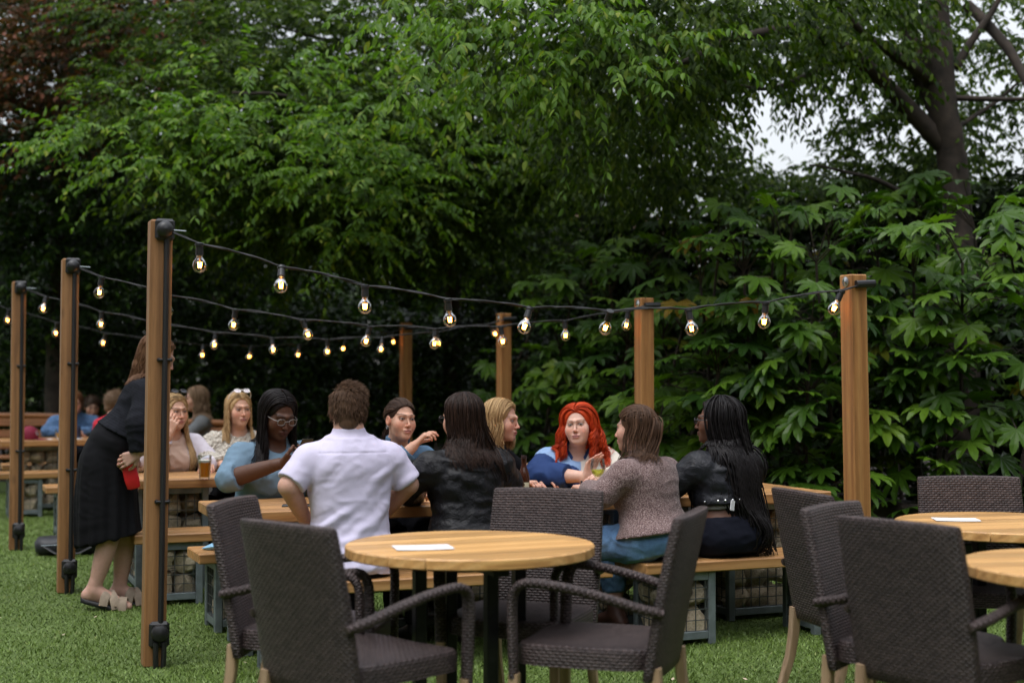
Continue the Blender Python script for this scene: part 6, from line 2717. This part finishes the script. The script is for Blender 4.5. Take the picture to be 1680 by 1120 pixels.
# ------------------------------------------------------------------ unseen building and trees added to block low-angle light, round and behind the camera
blocker = thing('pub_building', 'brick pub standing behind the camera', 'building', (0, -11.5, 0))
m = MB()
m.box((0, 0, 3.6), (34, 7, 7.2))
m.build('wall', M['brick'], blocker)
m = MB()
m.add([(-17.5, -4, 7.15), (17.5, -4, 7.15), (17.5, 4, 7.15), (-17.5, 4, 7.15), (-17.5, 0, 10.4), (17.5, 0, 10.4)], [(0, 1, 5, 4), (2, 3, 4, 5), (0, 4, 3), (1, 2, 5), (0, 3, 2, 1)])
m.build('roof', plain('slate_roof', (.05, .05, .055), .7), blocker)
for x_ in np.arange(-14, 15, 4.0):
    for z_ in (1.7, 5.0):
        m = MB()
        m.box((x_, 3.53, z_), (1.4, .1, 1.7), bev=.01)
        wf = m.build('window', M['paper'], blocker)
        m = MB()
        m.box((x_, 3.57, z_), (1.2, .06, 1.5))
        m.build('pane', plain('pub_pane', (.015, .018, .02), .08), wf)
for i, (x_, y_, h_) in enumerate([(-13.5, -4, 10), (-14.5, 3.5, 10.5), (-13.0, 10, 10), (12.5, -4, 10), (13.0, 3, 10.5), (10.5, 9.2, 9)]):  # unseen trees, put in so their crowns hold back low sky light
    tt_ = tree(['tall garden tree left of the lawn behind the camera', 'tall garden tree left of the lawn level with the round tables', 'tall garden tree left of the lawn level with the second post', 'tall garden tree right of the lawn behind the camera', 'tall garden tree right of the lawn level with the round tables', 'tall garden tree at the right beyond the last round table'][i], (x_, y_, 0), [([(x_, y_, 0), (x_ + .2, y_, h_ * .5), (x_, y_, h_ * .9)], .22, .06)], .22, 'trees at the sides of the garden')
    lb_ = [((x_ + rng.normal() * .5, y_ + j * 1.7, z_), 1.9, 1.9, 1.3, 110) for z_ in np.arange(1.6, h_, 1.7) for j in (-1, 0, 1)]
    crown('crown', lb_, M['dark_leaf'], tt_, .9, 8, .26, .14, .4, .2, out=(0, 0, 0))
# ------------------------------------------------------------------ camera, sky, light
cam = bpy.data.cameras.new('camera')
cam.sensor_width = 36
cam.lens = 50
cam.clip_end = 500
cam.dof.use_dof = True
cam.dof.focus_distance = 7.35
cam.dof.aperture_fstop = 1.8
cam.dof.aperture_blades = 0
co_ = bpy.data.objects.new('camera', cam)
COL.objects.link(co_)
co_.location = (0, 0, 1.38)
co_.rotation_euler = (R(90) + math.atan(55 / 2333), 0, 0)
SC.camera = co_

SUN_EL, SUN_AZ = R(70), R(215)
w = bpy.data.worlds.new('World')
SC.world = w
w.use_nodes = True
nt = w.node_tree
bg = nt.nodes['Background']
sky = nt.nodes.new('ShaderNodeTexSky')
sky.sky_type = 'NISHITA'
sky.sun_disc = False
sky.sun_elevation = SUN_EL
sky.sun_rotation = SUN_AZ
sky.air_density = 1.0
sky.dust_density = 1.0
hs = nt.nodes.new('ShaderNodeHueSaturation')
hs.inputs['Saturation'].default_value = .22
nt.links.new(sky.outputs[0], hs.inputs['Color'])
# an overcast sky is brightest overhead and dull towards the horizon
tc_ = nt.nodes.new('ShaderNodeTexCoord')
sx_ = nt.nodes.new('ShaderNodeSeparateXYZ')
nt.links.new(tc_.outputs['Generated'], sx_.inputs[0])
mr_ = nt.nodes.new('ShaderNodeMapRange')
for i_, v_ in enumerate((0.0, .85, .50, 2.35)):
    mr_.inputs[i_ + 1].default_value = v_
nt.links.new(sx_.outputs[2], mr_.inputs[0])
ml_ = nt.nodes.new('ShaderNodeVectorMath')
ml_.operation = 'SCALE'
nt.links.new(hs.outputs[0], ml_.inputs[0])
nt.links.new(mr_.outputs[0], ml_.inputs['Scale'])
nt.links.new(ml_.outputs[0], bg.inputs['Color'])
bg.inputs['Strength'].default_value = .15
sl = bpy.data.lights.new('sun', 'SUN')
sl.energy = .75
sl.angle = R(25)
sl.color = (1, .965, .92)
so = bpy.data.objects.new('sun', sl)
COL.objects.link(so)
dv = Vector((math.cos(SUN_EL) * math.sin(SUN_AZ), math.cos(SUN_EL) * math.cos(SUN_AZ), math.sin(SUN_EL)))
so.rotation_euler = dv.to_track_quat('Z', 'Y').to_euler()
so.location = (0, 0, 12)

vs = SC.view_settings
SC.display_settings.display_device = 'sRGB'
vs.view_transform = 'Standard'
vs.look = 'None'
vs.gamma = 1
vs.exposure = .55
SC.cycles.use_denoising = True
SC.cycles.max_bounces = 8
SC.cycles.transparent_max_bounces = 12
SC.cycles.sample_clamp_indirect = 6
SC.cycles.caustics_reflective = False
SC.cycles.caustics_refractive = False
